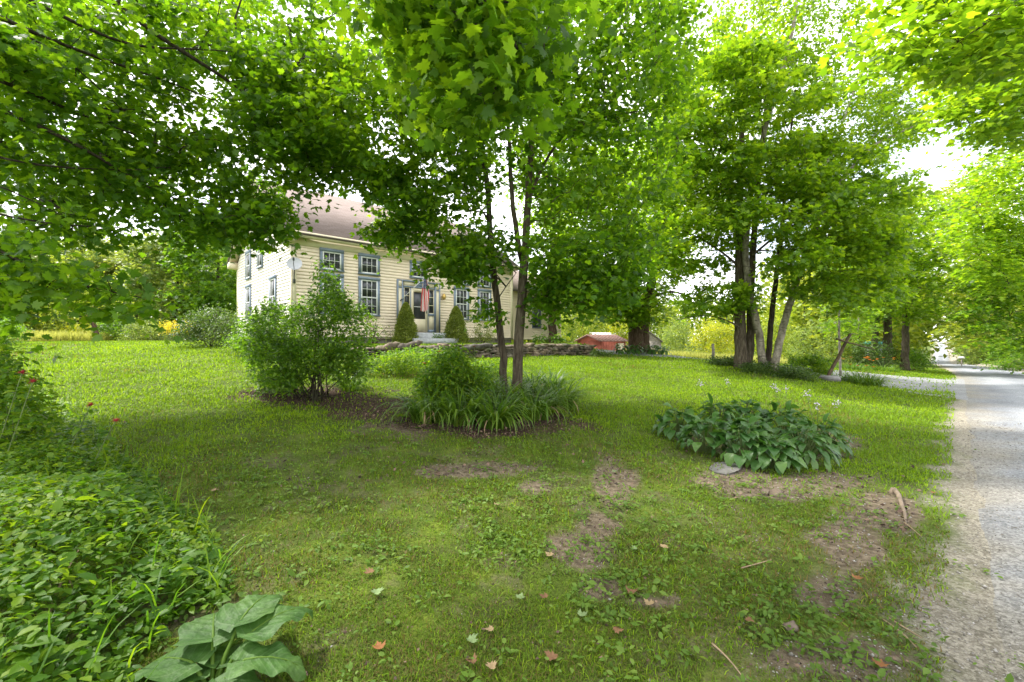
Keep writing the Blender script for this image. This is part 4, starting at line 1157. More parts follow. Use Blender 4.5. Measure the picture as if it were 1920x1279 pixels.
# roadside trees on the right, trunks out of view
def roadside_right():
    rng = rg(505)
    bx, by = 9.6, 1.6
    base = np.array([bx, by, gz1(bx, by)])
    paths = [([base, base + [0, 0, 3], base + [0, .2, 6], base + [-.2, .4, 10]], .30, .1),
             ([base + [0, 0, 4.5], np.array([8.2, 4.2, 6.0]), P(1960, 15, 5.8), P(1850, 35, 5.7), P(1780, 30, 5.8), P(1700, 50, 6.0), P(1650, 70, 6.1)], .05, .008),
             ([P(1860, 33, 5.7), P(1800, 70, 5.8), P(1770, 90, 5.9), P(1740, 130, 6.0)], .02, .007),
             ([base + [0, 0, 5], np.array([9.5, 6, 7.0]), P(1930, 150, 9), P(1850, 180, 9.2), P(1790, 240, 9.4)], .06, .012)]
    cl = np.concatenate([region(rng, [(1625, 60), (1690, -40), (1990, -40), (1990, 100), (1880, 110), (1800, 135), (1710, 125), (1640, 115)], 90, U(rng, 5.3, 7.2), holes=[(1820, 20, 25, 14), (1690, 30, 24, 12)]),
                         region(rng, [(1760, 120), (1990, 90), (1990, 290), (1900, 280), (1800, 260), (1750, 210)], 130, U(rng, 8.0, 11), holes=[(1840, 215, 25, 12)])])
    build_tree("maple_tree", "maple bough reaching in from the top right corner over the road", "tree", base, paths, cl, 'maple_mid', 28, .42, .11, M['maple_bright'], M['bark_dark'], 10, flat=.2, nj=.4, tw=.0024)
    # taller trees down the right side
    for i, (s, t, poly, dr, n, mat, lab, seed) in enumerate([
        (40, -8.0, [(1800, 320), (1880, 280), (1990, 270), (1990, 560), (1900, 540), (1850, 560), (1790, 500), (1770, 400)], (21, 28), 190, 'maple_bright', "bright green roadside tree at the right edge, under the corner bough", 11),
        (46, -8.5, [(1830, 500), (1990, 480), (1990, 680), (1900, 690), (1850, 660), (1800, 600)], (24, 31), 120, 'maple', "low leafy tree on the far roadside at the right edge, below the bright green tree", 12),
        (80, -9.5, [(1740, 360), (1800, 330), (1880, 340), (1880, 600), (1830, 650), (1790, 640), (1770, 600), (1740, 480)], (46, 58), 170, 'far_leaf', "tall pale tree right of the road behind the bright roadside tree", 13)]):
        x, y = (s - t) * C45, (s + t) * C45
        b = np.array([x, y, gz1(x, y)])
        cl = region(rng, poly, n, U(rng, *dr))
        k = 1 if i < 2 else 1.9
        h = cl[:, 2].max()
        paths = [([b, b + [0, 0, 2.5], [x - 1, y + .5, h * .5], [x - 2, y + .8, h * .85]], .3, .08)]
        build_tree("roadside_tree", lab, "tree", b, paths, cl, 'spray', 40, .85 * k, .23 * k, M[mat], M['bark_dark'], seed, flat=.16, nj=.35, tw=.006)
    # left of the road, beyond the driveway
    for i, (px, d, r, poly, n, mat, lab, seed) in enumerate([
        (1698, 31, .26, [(1640, 380), (1720, 360), (1790, 400), (1800, 520), (1750, 590), (1700, 600), (1650, 560), (1600, 480)], 170, 'maple_bright', "roadside tree with a straight mottled trunk just left of the road", 14),
        (1664, 35, .36, [(1570, 420), (1650, 370), (1730, 420), (1710, 560), (1640, 610), (1570, 590), (1540, 500)], 150, 'maple', "dark double trunked tree across the driveway left of the mottled trunk", 15)]):
        b = G(px, d)
        cl = region(rng, poly, n, U(rng, d - 3.5, d + 4))
        h = cl[:, 2].max()
        paths = [([b, P(px, 600, d), P(px + 3, 500, d), P(px - 2, 400, d)], r, .08)]
        if i == 1: paths.append(([b + [-.9, .3, 0], P(px - 20, 600, d), P(px - 30, 540, d), P(px - 60, 450, d)], .26, .06))
        build_tree("roadside_tree", lab, "tree", b, paths, cl, 'spray', 34, .95, .27, M[mat], M['bark_maple'], seed, flat=.16, nj=.35, tw=.006)
    # slim sapling behind the leaning post
    b = G(1576, 19.5)
    paths = [([b, P(1574, 650, 19.5), P(1573, 600, 19.5), P(1575, 520, 19.5), P(1572, 470, 19.5)], .055, .02)]
    cl = region(rng, [(1545, 580), (1570, 550), (1650, 540), (1640, 620), (1600, 640), (1560, 620)], 34, U(rng, 19, 22))
    build_tree("sapling", "slim grey sapling standing straight behind the leaning wooden post", "tree", b, paths, cl, 'spray', 26, .5, .16, M['maple_bright'], M['grey_wood'], 16, flat=.2, nj=.4)
roadside_right()

# ------------------------------------------------------------------ middle-distance trees on the left, far wood
def left_background():
    rng = rg(606)
    specs = [  # px, d, height, crown width, mat, leaf, label
        (35, 34, 8.6, 6.0, 'far_leaf', "pale willowy tree at the far left end of the lawn"),
        (150, 42, 10.5, 7.0, 'pale_leaf', "grey green tree at the back of the left lawn, above the small leaning tree"),
        (255, 44, 11.0, 6.5, 'spruce', "olive coloured conical tree behind the left lawn"),
        (330, 36, 9.4, 6.5, 'pale_leaf', "round leafy tree behind the patch of yellow flowers"),
        (405, 33, 9.6, 5.5, 'shrub_leaf', "dark green tree close to the gable end of the farmhouse"),
        (470, 46, 10.5, 7.0, 'maple_dark', "tall dark tree rising behind the farmhouse roof")]
    for i, (px, d, h, w, mat, lab) in enumerate(specs):
        b = G(px, d)
        c = b + np.array([0, 0, h * .56])
        cl = ellipsoid(rng, c, (w / 2, w / 2, h * .44), 110, .45)
        paths = [([b, b + [0, 0, h * .3], b + [.2, 0, h * .6], b + [.1, .1, h * .85]], .18, .04)]
        build_tree("broadleaf_tree" if mat != 'spruce' else "cedar_tree", lab, "tree", b, paths, cl, 'spray', 44, .9, .30, M[mat], M['bark_dark'], 20 + i, flat=.3, nj=.55, tw=.006)
    # small leaning apple tree
    b = G(184, 27)
    L = lambda pts, d: [P(x, y, d) for x, y in pts]
    paths = [([b] + L([(178, 615), (170, 595), (150, 582), (125, 572)], 27), .15, .06), (L([(173, 600), (172, 585), (176, 570)], 27), .08, .04), (L([(125, 572), (118, 555), (110, 540)], 27), .05, .02)]
    cl = region(rng, [(60, 540), (120, 500), (210, 520), (230, 560), (180, 585), (100, 590)], 60, U(rng, 25, 29))
    build_tree("apple_tree", "small apple tree with a bent leaning trunk on the left lawn", "tree", b, paths, cl, 'oval', 36, .7, .14, M['far_leaf'], M['bark_brown'], 30, flat=.4, nj=.7)
left_background()

def far_wood():
    rng = rg(707)
    lb, wb = MB(), MB()
    for d, n, hlo, hhi in ((60, 64, 11, 15), (90, 70, 15, 21), (140, 76, 20, 28)):
        for px in np.linspace(-700, 2600, n):
            px = px + rng.uniform(-25, 25); dd = d * rng.uniform(.9, 1.15)
            x = (px - 960) / FPX * dd
            s, t = st(x, dd)
            if abs(t - tcen(s)) < 6.5: continue
            if 1230 < px < 1420 and d < 90: continue
            h = rng.uniform(hlo, hhi) * (1.0 if px < 560 else .62 if px < 1500 else 1.25)
            b = np.array([x, dd, gz1(x, dd)])
            cl = ellipsoid(rng, b + [0, 0, h * .5], (h * .33, h * .33, h * .5), 60, .5)
            clump_leaves(lb, rng, cl, h * .13, 34, h * .055, 'quad', .5, .7, .2)
            wb.tube([b, b + [0, 0, h * .7]], [h * .02, h * .008], 5)
    root = empty("far_wood", (0, 80, 0)); tag(root, "far line of pale green woodland beyond the lawn, field and road", "woodland", kind="stuff")
    lb.build("foliage", M['far_leaf'], root, loc=(0, 80, 0)); wb.build("trunk", M['bark_dark'], root, loc=(0, 80, 0))
far_wood()

# ------------------------------------------------------------------ shrubs and bed plants
def shrub(name, label, cat, px, d, poly, n, n_per, crad, size, mat, seed, stems=5, dspread=.6, leaf='oval', group=None, bm='bark_brown', nj=.6, flat=.45, r=.02):
    rng = rg(seed)
    b = G(px, d)
    cl = region(rng, poly, n, U(rng, d - dspread, d + dspread))
    cl[:, 2] = np.maximum(cl[:, 2], gz(cl[:, 0], cl[:, 1]) + .06)
    top, w = cl[:, 2].max(), np.ptp(cl[:, 0])
    paths = []
    for k in range(stems):
        a = rng.uniform(0, 2 * np.pi); q = rng.uniform(.05, .35) * w * .5
        f = b + [math.cos(a) * q * .7, math.sin(a) * min(q, dspread) * .7, 0]; f[2] = gz1(f[0], f[1])
        tgt = cl[rng.integers(len(cl))]
        m = f * .5 + tgt * .5; m[0] = f[0] * .65 + tgt[0] * .35
        paths.append(([f, m, tgt], r * rng.uniform(.6, 1.2), r * .3))
    return build_tree(name, label, cat, b, paths, cl, leaf, n_per, crad, size, M[mat], M[bm], seed, group, flat=flat, nj=nj, wood='stem', crown='foliage', tw=.0025)

# tall open shrub at the left of the lawn
shrub("lilac_shrub", "tall open shrub with many thin dark stems in the mulch bed on the left lawn", "shrub", 588, 9.6,
      [(450, 640), (470, 585), (520, 560), (570, 575), (600, 540), (605, 495), (618, 495), (630, 545), (665, 565), (690, 600), (700, 625), (680, 640), (690, 690), (670, 725), (600, 695), (550, 728), (490, 735), (470, 680)], 300, 32, .20, .085, 'shrub_leaf', 40, stems=26, dspread=.8, bm='bark_dark', r=.016)
shrub("evergreen_shrub", "dark rounded evergreen shrub against the gable end of the farmhouse", "shrub", 395, 18.5,
      [(335, 640), (345, 600), (385, 580), (430, 582), (445, 610), (440, 645), (380, 648)], 70, 60, .38, .09, 'dark_shrub', 41, stems=6, dspread=.8)
shrub("evergreen_shrub", "leafy shrub behind the tall open shrub at the farmhouse corner", "shrub", 480, 15.5,
      [(430, 655), (440, 610), (480, 590), (530, 590), (550, 630), (530, 655)], 60, 50, .34, .085, 'shrub_leaf', 42, stems=6, dspread=.8)
shrub("lilac_shrub", "bare twiggy shrub under the window left of the doorway", "shrub", 700, 17.5,
      [(670, 640), (680, 605), (705, 590), (730, 610), (735, 640)], 26, 14, .3, .06, 'spruce', 43, stems=10, dspread=.5)
shrub("boxwood_shrub", "small rounded shrub right of the second conical spruce, under the far windows", "shrub", 905, 21.6,
      [(886, 640), (888, 618), (905, 606), (922, 618), (926, 640)], 40, 46, .2, .05, 'spruce', 44, stems=6, dspread=.4)
shrub("hydrangea_shrub", "low leafy plant on the terrace between the doorstep and second spruce", "shrub", 815, 20.4,
      [(800, 640), (806, 630), (825, 630), (832, 640)], 12, 30, .18, .07, 'shrub_leaf', 45, stems=4, dspread=.3)
# conical dwarf spruces
def spruce(label, px, d, h, w, seed):
    rng = rg(seed)
    b = G(px, d)
    root = empty("dwarf_spruce", b, label, "conifer", "conical spruces by the door")
    m = MB()
    n = 15000
    t = rng.uniform(0, 1, n) ** 1.35; a = rng.uniform(0, 2 * np.pi, n)
    prof = (w / 2) * (1 - t) ** .62 * (1 - .12 * (t < .1))
    lum = .80 + .34 * fbm(a * 2.2 + 5, t * 9, seed) + .1 * rng.standard_normal(n)
    rr = prof * lum * rng.uniform(.80, 1.03, n)
    pos = b + np.stack([np.cos(a) * rr, np.sin(a) * rr, .05 + t * h * .97], 1)
    out = np.stack([np.cos(a), np.sin(a), np.full(n, .7)], 1) + .5 * rng.standard_normal((n, 3))
    put_leaves(m, pos, rng.standard_normal((n, 3)) + out * .4, out, rng.uniform(.045, .085, n), 'quad')
    m.build("foliage", M['spruce'], root, loc=b)
    s = MB(); s.tube([b, b + [0, 0, h * .8]], [.05, .01], 7); s.build("trunk", M['bark_dark'], root, loc=b)
spruce("clipped conical dwarf spruce left of the farmhouse door", 761, 19.6, 1.86, 1.12, 50)
spruce("clipped conical dwarf spruce right of the farmhouse door", 855, 21.0, 1.80, 1.22, 51)

# daylilies: strap-leaved clumps
def daylily(label, b, n, length, spread, seed, group=None, mat='daylily', w=.017, dead=0, blooms=0):
    rng = rg(seed)
    b = np.array([b[0], b[1], gz1(b[0], b[1])])
    root = empty("daylily_clump", b, label, "daylily", group)
    m = MB()
    az = rng.uniform(0, 2 * np.pi, n)
    q = np.sqrt(rng.uniform(0, 1, n)) * spread
    a2 = az + rng.normal(0, .5, n)
    x, y = b[0] + np.cos(a2) * q, b[1] + np.sin(a2) * q
    base = np.stack([x, y, gz(x, y) - .02], 1)
    ribbons(m, rng, base, az, length * rng.uniform(.55, 1.15, n), w * rng.uniform(.6, 1.2, n), np.radians(rng.uniform(70, 165, n)), 6)
    m.build("foliage", M[mat], root, loc=b)
    if dead:
        m = MB(); az = rng.uniform(0, 2 * np.pi, dead); x, y = b[0] + np.cos(az) * spread * .8, b[1] + np.sin(az) * spread * .8
        ribbons(m, rng, np.stack([x, y, gz(x, y)], 1), az, length * rng.uniform(.5, .9, dead), np.full(dead, w * .7), np.radians(rng.uniform(120, 175, dead)), 5)
        m.build("dead_foliage", M['deadleaf_tan'], root, loc=b)
    for k in range(blooms):
        a = rng.uniform(0, 2 * np.pi); tip = b + [math.cos(a) * spread * .8, math.sin(a) * spread * .8, length * rng.uniform(.85, 1.15)]
        s = MB(); s.tube([b + [math.cos(a) * .05, math.sin(a) * .05, 0], (b + tip) / 2 + [0, 0, .1], tip], .004, 5)
        st_ = s.build("flower_stalk", M['stem'], root, loc=b)
        flower(tip, .07, rng).build("flower", M['flower_orange'], st_, loc=b)
    return root

def flower(c, r, rng, n=6):
    m = MB()
    a = np.arange(n) * 2 * np.pi / n + rng.uniform(0, 1)
    out = np.stack([np.cos(a), np.sin(a), np.full(n, .55)], 1)
    put_leaves(m, np.repeat(np.asarray(c)[None], n, 0), np.stack([-np.cos(a) * .5, -np.sin(a) * .5, np.ones(n)], 1), out, np.full(n, r * 1.5), 'oval')
    return m

mid = [(800, 790, "daylily clump drooping at the left end of the middle bed"), (865, 795, "daylily clump at the front of the middle bed, second from its left end"),
       (930, 800, "daylily clump at the front of the middle bed, below the slender stem"), (1000, 785, "daylily clump right of the forked maple's foot"),
       (1050, 768, "daylily clump drooping at the right end of the middle bed"), (1030, 738, "daylily clump behind the right end of the middle bed"),
       (955, 770, "daylily clump around the forked maple's foot"), (905, 765, "daylily clump left of the forked maple's foot"), (1000, 745, "daylily clump just behind the forked maple")]
for k, (px, py, lab) in enumerate(mid):
    daylily(lab, gp(px, py), 185, .95, .24, 60 + k, "daylilies in the middle bed", w=.030, dead=7)
daylily("daylily clump with arching leaves at the right foot of the tall open shrub", gp(655, 733), 130, .75, .2, 75, w=.017)
daylily("round daylily clump at the edge of the gravel driveway", gp(1620, 722), 420, .72, .55, 76, w=.026, blooms=4)
daylily("small daylily clump left of the round one at the foot of the leaning post", gp(1582, 715), 120, .45, .25, 77, 'daylilies by the post', w=.022)

# leafy bed plants
shrub("perennial_plant", "leafy perennial with yellow green top in the left half of the middle bed", "plant", 845, 8.6,
      [(775, 760), (790, 710), (812, 700), (820, 665), (838, 672), (850, 650), (868, 660), (876, 690), (905, 695), (925, 730), (900, 765), (820, 775)], 220, 27, .17, .075, 'cover', 80, stems=16, dspread=.55, bm='stem', r=.006)
shrub("perennial_plant", "leafy perennial behind the slender maple stem in the middle bed", "plant", 905, 9.6,
      [(860, 720), (880, 690), (940, 695), (950, 730), (900, 745)], 45, 26, .14, .055, 'shrub_leaf', 81, stems=10, dspread=.4, bm='stem', r=.006)
shrub("geranium_plant", "low spreading leafy plant at the front left edge of the middle bed", "plant", 850, 7.6,
      [(800, 800), (830, 785), (930, 790), (960, 810), (900, 822), (830, 818)], 46, 26, .11, .045, 'daylily', 82, stems=8, dspread=.25, bm='stem', r=.004)
for k, (px, py, d, lab) in enumerate([(823, 661, 9.0, "orange daylily flower standing above the perennial in the middle bed"), (797, 683, 8.8, "lower orange daylily flower at the left side of the middle bed"),
                                      (889, 651, 9.6, "small red flower rising in front of the stone wall, left of the slender maple")]):
    rng = rg(90 + k); tip = P(px, py, d); b = np.array([tip[0] + .05, tip[1] + .03, gz1(tip[0], tip[1])])
    root = empty("lily_flower", b, lab, "flower")
    s = MB(); s.tube([b, (b + tip) / 2 + [.02, 0, .04], tip], .005, 5); s.build("stalk", M['stem'], root, loc=b)
    flower(tip, .055, rng).build("petal", M['flower_red' if k == 2 else 'flower_orange'], root, loc=b)

# ground-cover beds in front of the stone wall
for k, (px, d, poly, mat, lab, n) in enumerate([
    (720, 13.2, [(680, 690), (690, 668), (740, 660), (800, 668), (800, 690), (740, 700)], 'cover', "bright low foliage in front of the near end of the stone wall", 80),
    (770, 14.6, [(720, 668), (760, 655), (840, 655), (850, 672), (790, 680)], 'shrub_leaf', "darker low foliage tucked against the stone wall below the slabs", 50),
    (925, 13.0, [(870, 690), (900, 676), (935, 680), (935, 695)], 'cover', "low yellow green foliage between the slender maple and the stone wall", 26),
    (1128, 24.0, [(1105, 672), (1112, 658), (1135, 655), (1146, 664), (1144, 674)], 'dark_shrub', "small dark bush at the far end of the stone wall", 30)]):
    shrub("bed_plant", lab, "plant", px, d, poly, n, 34, .22, .075, mat, 100 + k, stems=6, dspread=.9, bm='stem', r=.006, flat=.35)

# hostas: rosettes of broad leaves
def hosta(label, b, n, length, rad, seed, lance=False, stalks=0, group="hostas in the roadside ring", mat='hosta'):
    rng = rg(seed)
    b = np.array([b[0], b[1], gz1(b[0], b[1])])
    root = empty("hosta_plant", b, label, "hosta", group)
    m = MB()
    g = np.linspace(0, 1, 8); cw = np.array([-1, -.55, 0, .55, 1.])
    wd = .40 if not lance else .20
    for k in range(n):
        ring = (k + .5) / n
        az = k * 2.399 + rng.normal(0, .25); L = length * rng.uniform(.65, 1.25)
        hgt = rad * (.95 - .75 * ring) * rng.uniform(.82, 1.12) + .05; reach = rad * (.18 + .70 * ring)
        d = np.array([math.cos(az), math.sin(az), 0]); s = np.array([-d[1], d[0], 0])
        pb = b + d * reach * .95 + [0, 0, hgt]
        pit = (-(.15 + 1.05 * ring) if k % 17 else .7) + rng.normal(0, .22)
        w = np.sin(np.pi * np.clip(g, 0, 1) ** (.62 if not lance else .8)) ** .9 * L * wd; w[0] = .01 * L; w[-1] = .004
        ang = pit + .45 - 1.0 * g ** 1.5
        stp = L / 7
        hx = np.concatenate([[0], np.cumsum(np.cos(ang[:-1]) * stp)]); hv = np.concatenate([[0], np.cumsum(np.sin(ang[:-1]) * stp)])
        roll = rng.normal(0, .25)
        v = []
        for i in range(8):
            for q in cw:
                cup = .30 * abs(q) * w[i] * (1 if not lance else .6) + .06 * w[i] * math.sin(i * 1.7 + q * 4)
                v.append(pb + d * (hx[i]) + s * q * w[i] * math.cos(roll) + np.array([0, 0, 1]) * (hv[i] + cup + q * w[i] * math.sin(roll)))
        f = [(i * 5 + j, i * 5 + j + 1, (i + 1) * 5 + j + 1, (i + 1) * 5 + j) for i in range(7) for j in range(4)]
        m.add(v, f)
    zmin = gz(b[0], b[1])[0]
    fo = m.build("foliage", M[mat], root, loc=b, smooth_=True)
    pt = MB()
    for k in range(0, n, 2):
        ring = (k + .5) / n; az = k * 2.399
        d = np.array([math.cos(az), math.sin(az), 0])
        pt.tube([b + d * .04, b + d * rad * (.18 + .70 * ring) * .6 + [0, 0, .7 * rad * (.95 - .75 * ring)], b + d * rad * (.18 + .70 * ring) * .95 + [0, 0, rad * (.95 - .75 * ring) + .05]], .005, 4, cap=False)
    pt.build("leaf_stalk", M['stem'], root, loc=b)
    for k in range(stalks):
        a = rng.uniform(0, 2 * np.pi); tip = b + [math.cos(a) * .3, math.sin(a) * .3, rad + rng.uniform(.28, .42)]
        s_ = MB(); s_.tube([b + [0, 0, .1], (b + tip) / 2 + [0, 0, .08], tip], .0032, 4)
        so = s_.build("flower_stalk", M['stem'], root, loc=b)
        fl = MB(); n2 = 16
        pos = tip + rng.standard_normal((n2, 3)) * [.022, .022, .03]
        put_leaves(fl, pos, rng.standard_normal((n2, 3)), rng.standard_normal((n2, 3)) + [0, 0, -.6], np.full(n2, .035), 'oval')
        fl.build("blossom", M['flower_lilac'], so, loc=b)
    return root

hs = [(1275, 822, False, "broad leaved hosta at the left end of the roadside ring"), (1325, 850, False, "broad leaved hosta at the front left of the ring, behind the flat slab"),
      (1345, 806, True, "narrow leaved hosta at the back left of the roadside ring"), (1395, 800, False, "hosta with upright leaves at the back of the roadside ring"),
      (1395, 868, False, "broad leaved hosta at the front of the ring, right of the flat slab"), (1450, 880, False, "broad leaved hosta at the front middle of the roadside ring"),
      (1470, 815, False, "hosta at the back right of the roadside ring, beside the lilac blooms"), (1505, 868, True, "narrow leaved hosta with drooping leaves at the front right of the ring"),
      (1535, 850, True, "narrow leaved hosta at the right end of the roadside ring"), (1410, 835, False, "small hosta in the hollow middle of the roadside ring")]
for k, (px, py, ln, lab) in enumerate(hs):
    hosta(lab, gp(px, py), 112 if ln else 74, .20 if ln else .175, .44 if k not in (5, 9) else .36, 120 + k, ln, stalks=(1 if k in (2, 3) else 3 if k in (6, 8) else 0))
for k, (px, d, r_, lab) in enumerate([(1165, 25.2, .5, "dark hosta left of the old thick trunk"), (1192, 24.8, .5, "dark hosta in front of the old thick trunk"), (1222, 25.2, .5, "dark hosta right of the old thick trunk"),
                                      (1240, 25.6, .45, "small dark hosta at the outer right of the old thick trunk"), (1040, 23.6, .5, "bright hosta on the terrace by the farmhouse wing"), (1012, 23.4, .45, "bright hosta on the terrace right of the forked maple")]):
    hosta(lab, G(px, d), 40, .36, r_, 140 + k, True, group="hostas round the old maple" if k < 4 else "hostas on the terrace", mat='hosta' if k < 4 else 'shrub_leaf')
# shade plants round the trunk clump
for k, (px, d, poly, mat, lab, n) in enumerate([
    (1355, 18.6, [(1328, 682), (1340, 668), (1385, 668), (1385, 688)], 'dark_shrub', "dark low plants left of the trunk clump", 40),
    (1425, 17.0, [(1385, 692), (1390, 676), (1450, 680), (1470, 700), (1420, 702)], 'dark_shrub', "dark low plants around the feet of the clumped trunks", 50),
    (1500, 16.2, [(1450, 704), (1465, 688), (1510, 694), (1532, 712), (1500, 716)], 'dark_shrub', "dark low plants spreading right of the trunk clump", 50),
    (1515, 18.0, [(1470, 688), (1485, 668), (1530, 664), (1560, 680), (1555, 702), (1510, 704)], 'cover', "round yellow green bush left of the leaning post", 70)]):
    shrub("shade_plant", lab, "plant", px, d, poly, n, 36, .2, .08, mat, 160 + k, stems=8, dspread=.5, bm='stem', r=.006, flat=.35)
# hedge and daylilies across the driveway, shrubs in the middle distance
for k, (nm, px, d, poly, mat, lab, n, sp) in enumerate([
    ("hedge_shrub", 1640, 31, [(1595, 690), (1600, 650), (1640, 640), (1680, 650), (1685, 690)], 'dark_shrub', "dark hedge across the driveway below the double trunked tree", 60, 1.2),
    ("hedge_shrub", 1560, 33, [(1480, 690), (1490, 620), (1560, 600), (1610, 640), (1600, 690)], 'pale_leaf', "pale leafy thicket across the driveway behind the leaning post", 70, 1.5),
    ("hedge_shrub", 1717, 33, [(1690, 692), (1700, 660), (1725, 650), (1742, 680), (1742, 692)], 'shrub_leaf', "small leafy thicket where the driveway meets the road", 30, 1.0),
    ("yellow_shrub", 1345, 44, [(1290, 655), (1300, 620), (1340, 600), (1385, 610), (1390, 660), (1340, 668)], 'yellow_leaf', "bright yellow green bush in the sunny field beyond the trunk clump", 70, 2.0),
    ("yellow_shrub", 1080, 40, [(1045, 630), (1050, 590), (1090, 570), (1120, 590), (1115, 630)], 'far_leaf', "pale sunlit bush behind the red shed, beside the wing", 60, 2.0),
    ("yellow_shrub", 1165, 42, [(1145, 640), (1150, 605), (1175, 595), (1182, 640)], 'yellow_leaf', "yellow bush between the red shed and old thick trunk", 34, 1.0),
    ("field_shrub", 1280, 60, [(1240, 660), (1250, 610), (1285, 600), (1305, 660)], 'pale_leaf', "grey green bush at the far edge of the field beyond the barn", 50, 2.5),
    ("field_shrub", 1450, 45, [(1400, 690), (1410, 610), (1480, 590), (1500, 680)], 'far_leaf', "leafy bush behind the trunk clump, near the driveway", 60, 2.0),
    ("garden_shrub", 275, 30, [(225, 640), (230, 610), (270, 600), (315, 612), (315, 642)], 'pale_leaf', "grey green bush behind the left lawn, left of the yellow flowers", 60, 1.2),
    ("garden_shrub", 230, 33, [(185, 640), (190, 600), (230, 585), (260, 610), (255, 640)], 'shrub_leaf', "dark green bush just right of the small apple tree", 60, 1.2),
    ("garden_shrub", 145, 33, [(125, 632), (130, 612), (160, 608), (172, 632)], 'yellow_leaf', "yellow green bush left of the small apple tree's trunk", 30, 1.0),
    ("garden_shrub", 22, 20, [(-40, 640), (-30, 605), (20, 595), (50, 625), (45, 640)], 'shrub_leaf', "leafy bush at the far left edge of the lawn", 50, 1.0),
    ("roadside_shrub", 1830, 85, [(1785, 676), (1795, 640), (1830, 620), (1870, 640), (1880, 680)], 'pale_leaf', "pale rounded bush at the right of the road's crest", 60, 3.0),
    ("roadside_shrub", 1895, 42, [(1850, 690), (1860, 650), (1900, 635), (1960, 640), (1960, 690)], 'shrub_leaf', "dark leafy bush on the right verge of the road", 60, 2.0)]):
    sc_ = d / 20
    shrub(nm, lab, "shrub", px, d, poly, n, 40, .28 * sc_, .085 * sc_, mat, 180 + k, stems=5, dspread=sp, leaf='oval' if d < 25 else 'quad', r=.02)

# goldenrod patch
def goldenrod():
    rng = rg(220); b = G(332, 25)
    root = empty("goldenrod_clump", b, "tall clump of bright yellow flowers behind the left lawn", "flowers")
    s, f = MB(), MB()
    for k in range(110):
        x, y = b[0] + rng.uniform(-.8, .8), b[1] + rng.uniform(-.5, .5); z = gz1(x, y); h = rng.uniform(.6, 1.0)
        tip = np.array([x + rng.normal(0, .1), y + rng.normal(0, .1), z + h])
        s.tube([[x, y, z], tip], .006, 4, cap=False)
        n = 22
        pos = tip + rng.standard_normal((n, 3)) * [.05, .05, .13]
        put_leaves(f, pos, rng.standard_normal((n, 3)) + [0, 0, .6], rng.standard_normal((n, 3)), np.full(n, .06), 'quad')
    s.build("stem", M['stem'], root, loc=b); f.build("flower_head", M['flower_yellow'], root, loc=b)
goldenrod()

# orange daylilies across the drive
for k, (px, d, lab) in enumerate([(1600, 27, "orange flowering daylilies across the driveway, left of the dark hedge"), (1655, 27.5, "orange flowering daylilies across the driveway in front of the dark hedge")]):
    b = G(px, d); daylily(lab, b, 260, .7, .9, 230 + k, "daylilies across the driveway", w=.03, blooms=9)

# ------------------------------------------------------------------ leaning post, mailbox, fence post, slab, root
def leaning_post():
    d = 17.0
    b = P(1549, 705, d); b[2] = gz1(b[0], b[1])
    top = P(1594, 627, d + .2)
    root = empty("leaning_post", b, "old wooden post leaning right with a thin crossbar near its top", "post")
    def beam(name, a, c, w0, w1, mat, tw=.7):
        t = np.linspace(0, 1, 7); p = a + (c - a) * t[:, None] + rg(3).standard_normal((7, 3)) * .006
        m = MB(); m.tube(p, np.linspace(w0, w1, 7), 6); return m.build(name, mat, root, loc=b)
    beam("post", b - [.05, 0, .1], top, .070, .055, M['post_wood'])
    beam("crossbar", P(1567, 636, d - .12), P(1640, 656, d - .12), .04, .015, M['post_wood'])
    m = MB(); m.tube([P(1584, 641, d - .16), P(1584, 641, d + .1)], .02, 6); m.build("bolt", M['dark_metal'], root, loc=b)
    rb = P(1555, 712, d - .3); rb[2] = gz1(rb[0], rb[1]) + .06
    s = MB(); add_stone(s, rg(8), rb, (.62, .4, .24), .3); tag(s.build("base_stone", M['slate'], loc=rb), "dark grey stone at the foot of the leaning wooden post", "stone")
leaning_post()

def mailbox():
    d = 62.0
    b = G(1803, d); b[2] = CAMH - (684 - 640) / FPX * d
    root = empty("mailbox", b, "tiny white mailbox on the right verge at the road's crest", "mailbox")
    m = MB(); a = np.linspace(0, np.pi, 9)
    sec = np.array([(math.cos(q) * .16, math.sin(q) * .16 + .12) for q in a] + [(-.16, 0), (.16, 0)])
    for y0 in (0,):
        v = [(b[0] + x, b[1] + y, b[2] + .85 + z) for y in (-.3, .3) for x, z in sec]
        k = len(sec)
        m.add(v, [(i, (i + 1) % k, k + (i + 1) % k, k + i) for i in range(k)])
        m.f.append(np.array([list(range(k))[::-1]])); m.f.append(np.array([list(range(k, 2 * k))]))
    m.build("box", M['white'], root, loc=b)
    m = MB(); m.box(b[0] - .05, b[0] + .05, b[1] - .05, b[1] + .05, b[2] - .6, b[2] + .85); m.build("post", M['grey_wood'], root, loc=b)
mailbox()

b = G(1337, 27); m = MB()
m.tube([b - [0, 0, .1], b + [.02, 0, .5], b + [.0, .02, 1.0]], [.09, .085, .075], 7)
tag(m.build("fence_post", M['grey_wood'], loc=b), "lone grey fence post at the edge of the pale field", "fence post")

def teal_box():
    d = 37; b = G(1640, d); b[2] = CAMH
    b[2] = gz1(b[0], b[1])
    root = empty("utility_box", b, "dark box with a teal lid just showing behind the dark hedge", "box")
    z = CAMH - (646 - 640) / FPX * d
    m = MB(); m.box(b[0] - .55, b[0] + .55, b[1] - .4, b[1] + .4, b[2], z); m.build("body", M['dark_metal'], root, loc=b)
    m = MB(); m.box(b[0] - .62, b[0] + .62, b[1] - .46, b[1] + .46, z, z + .16); m.box(b[0] - .5, b[0] + .5, b[1] - .36, b[1] + .36, z + .16, z + .22); m.build("lid", M['teal'], root, loc=b)
teal_box()

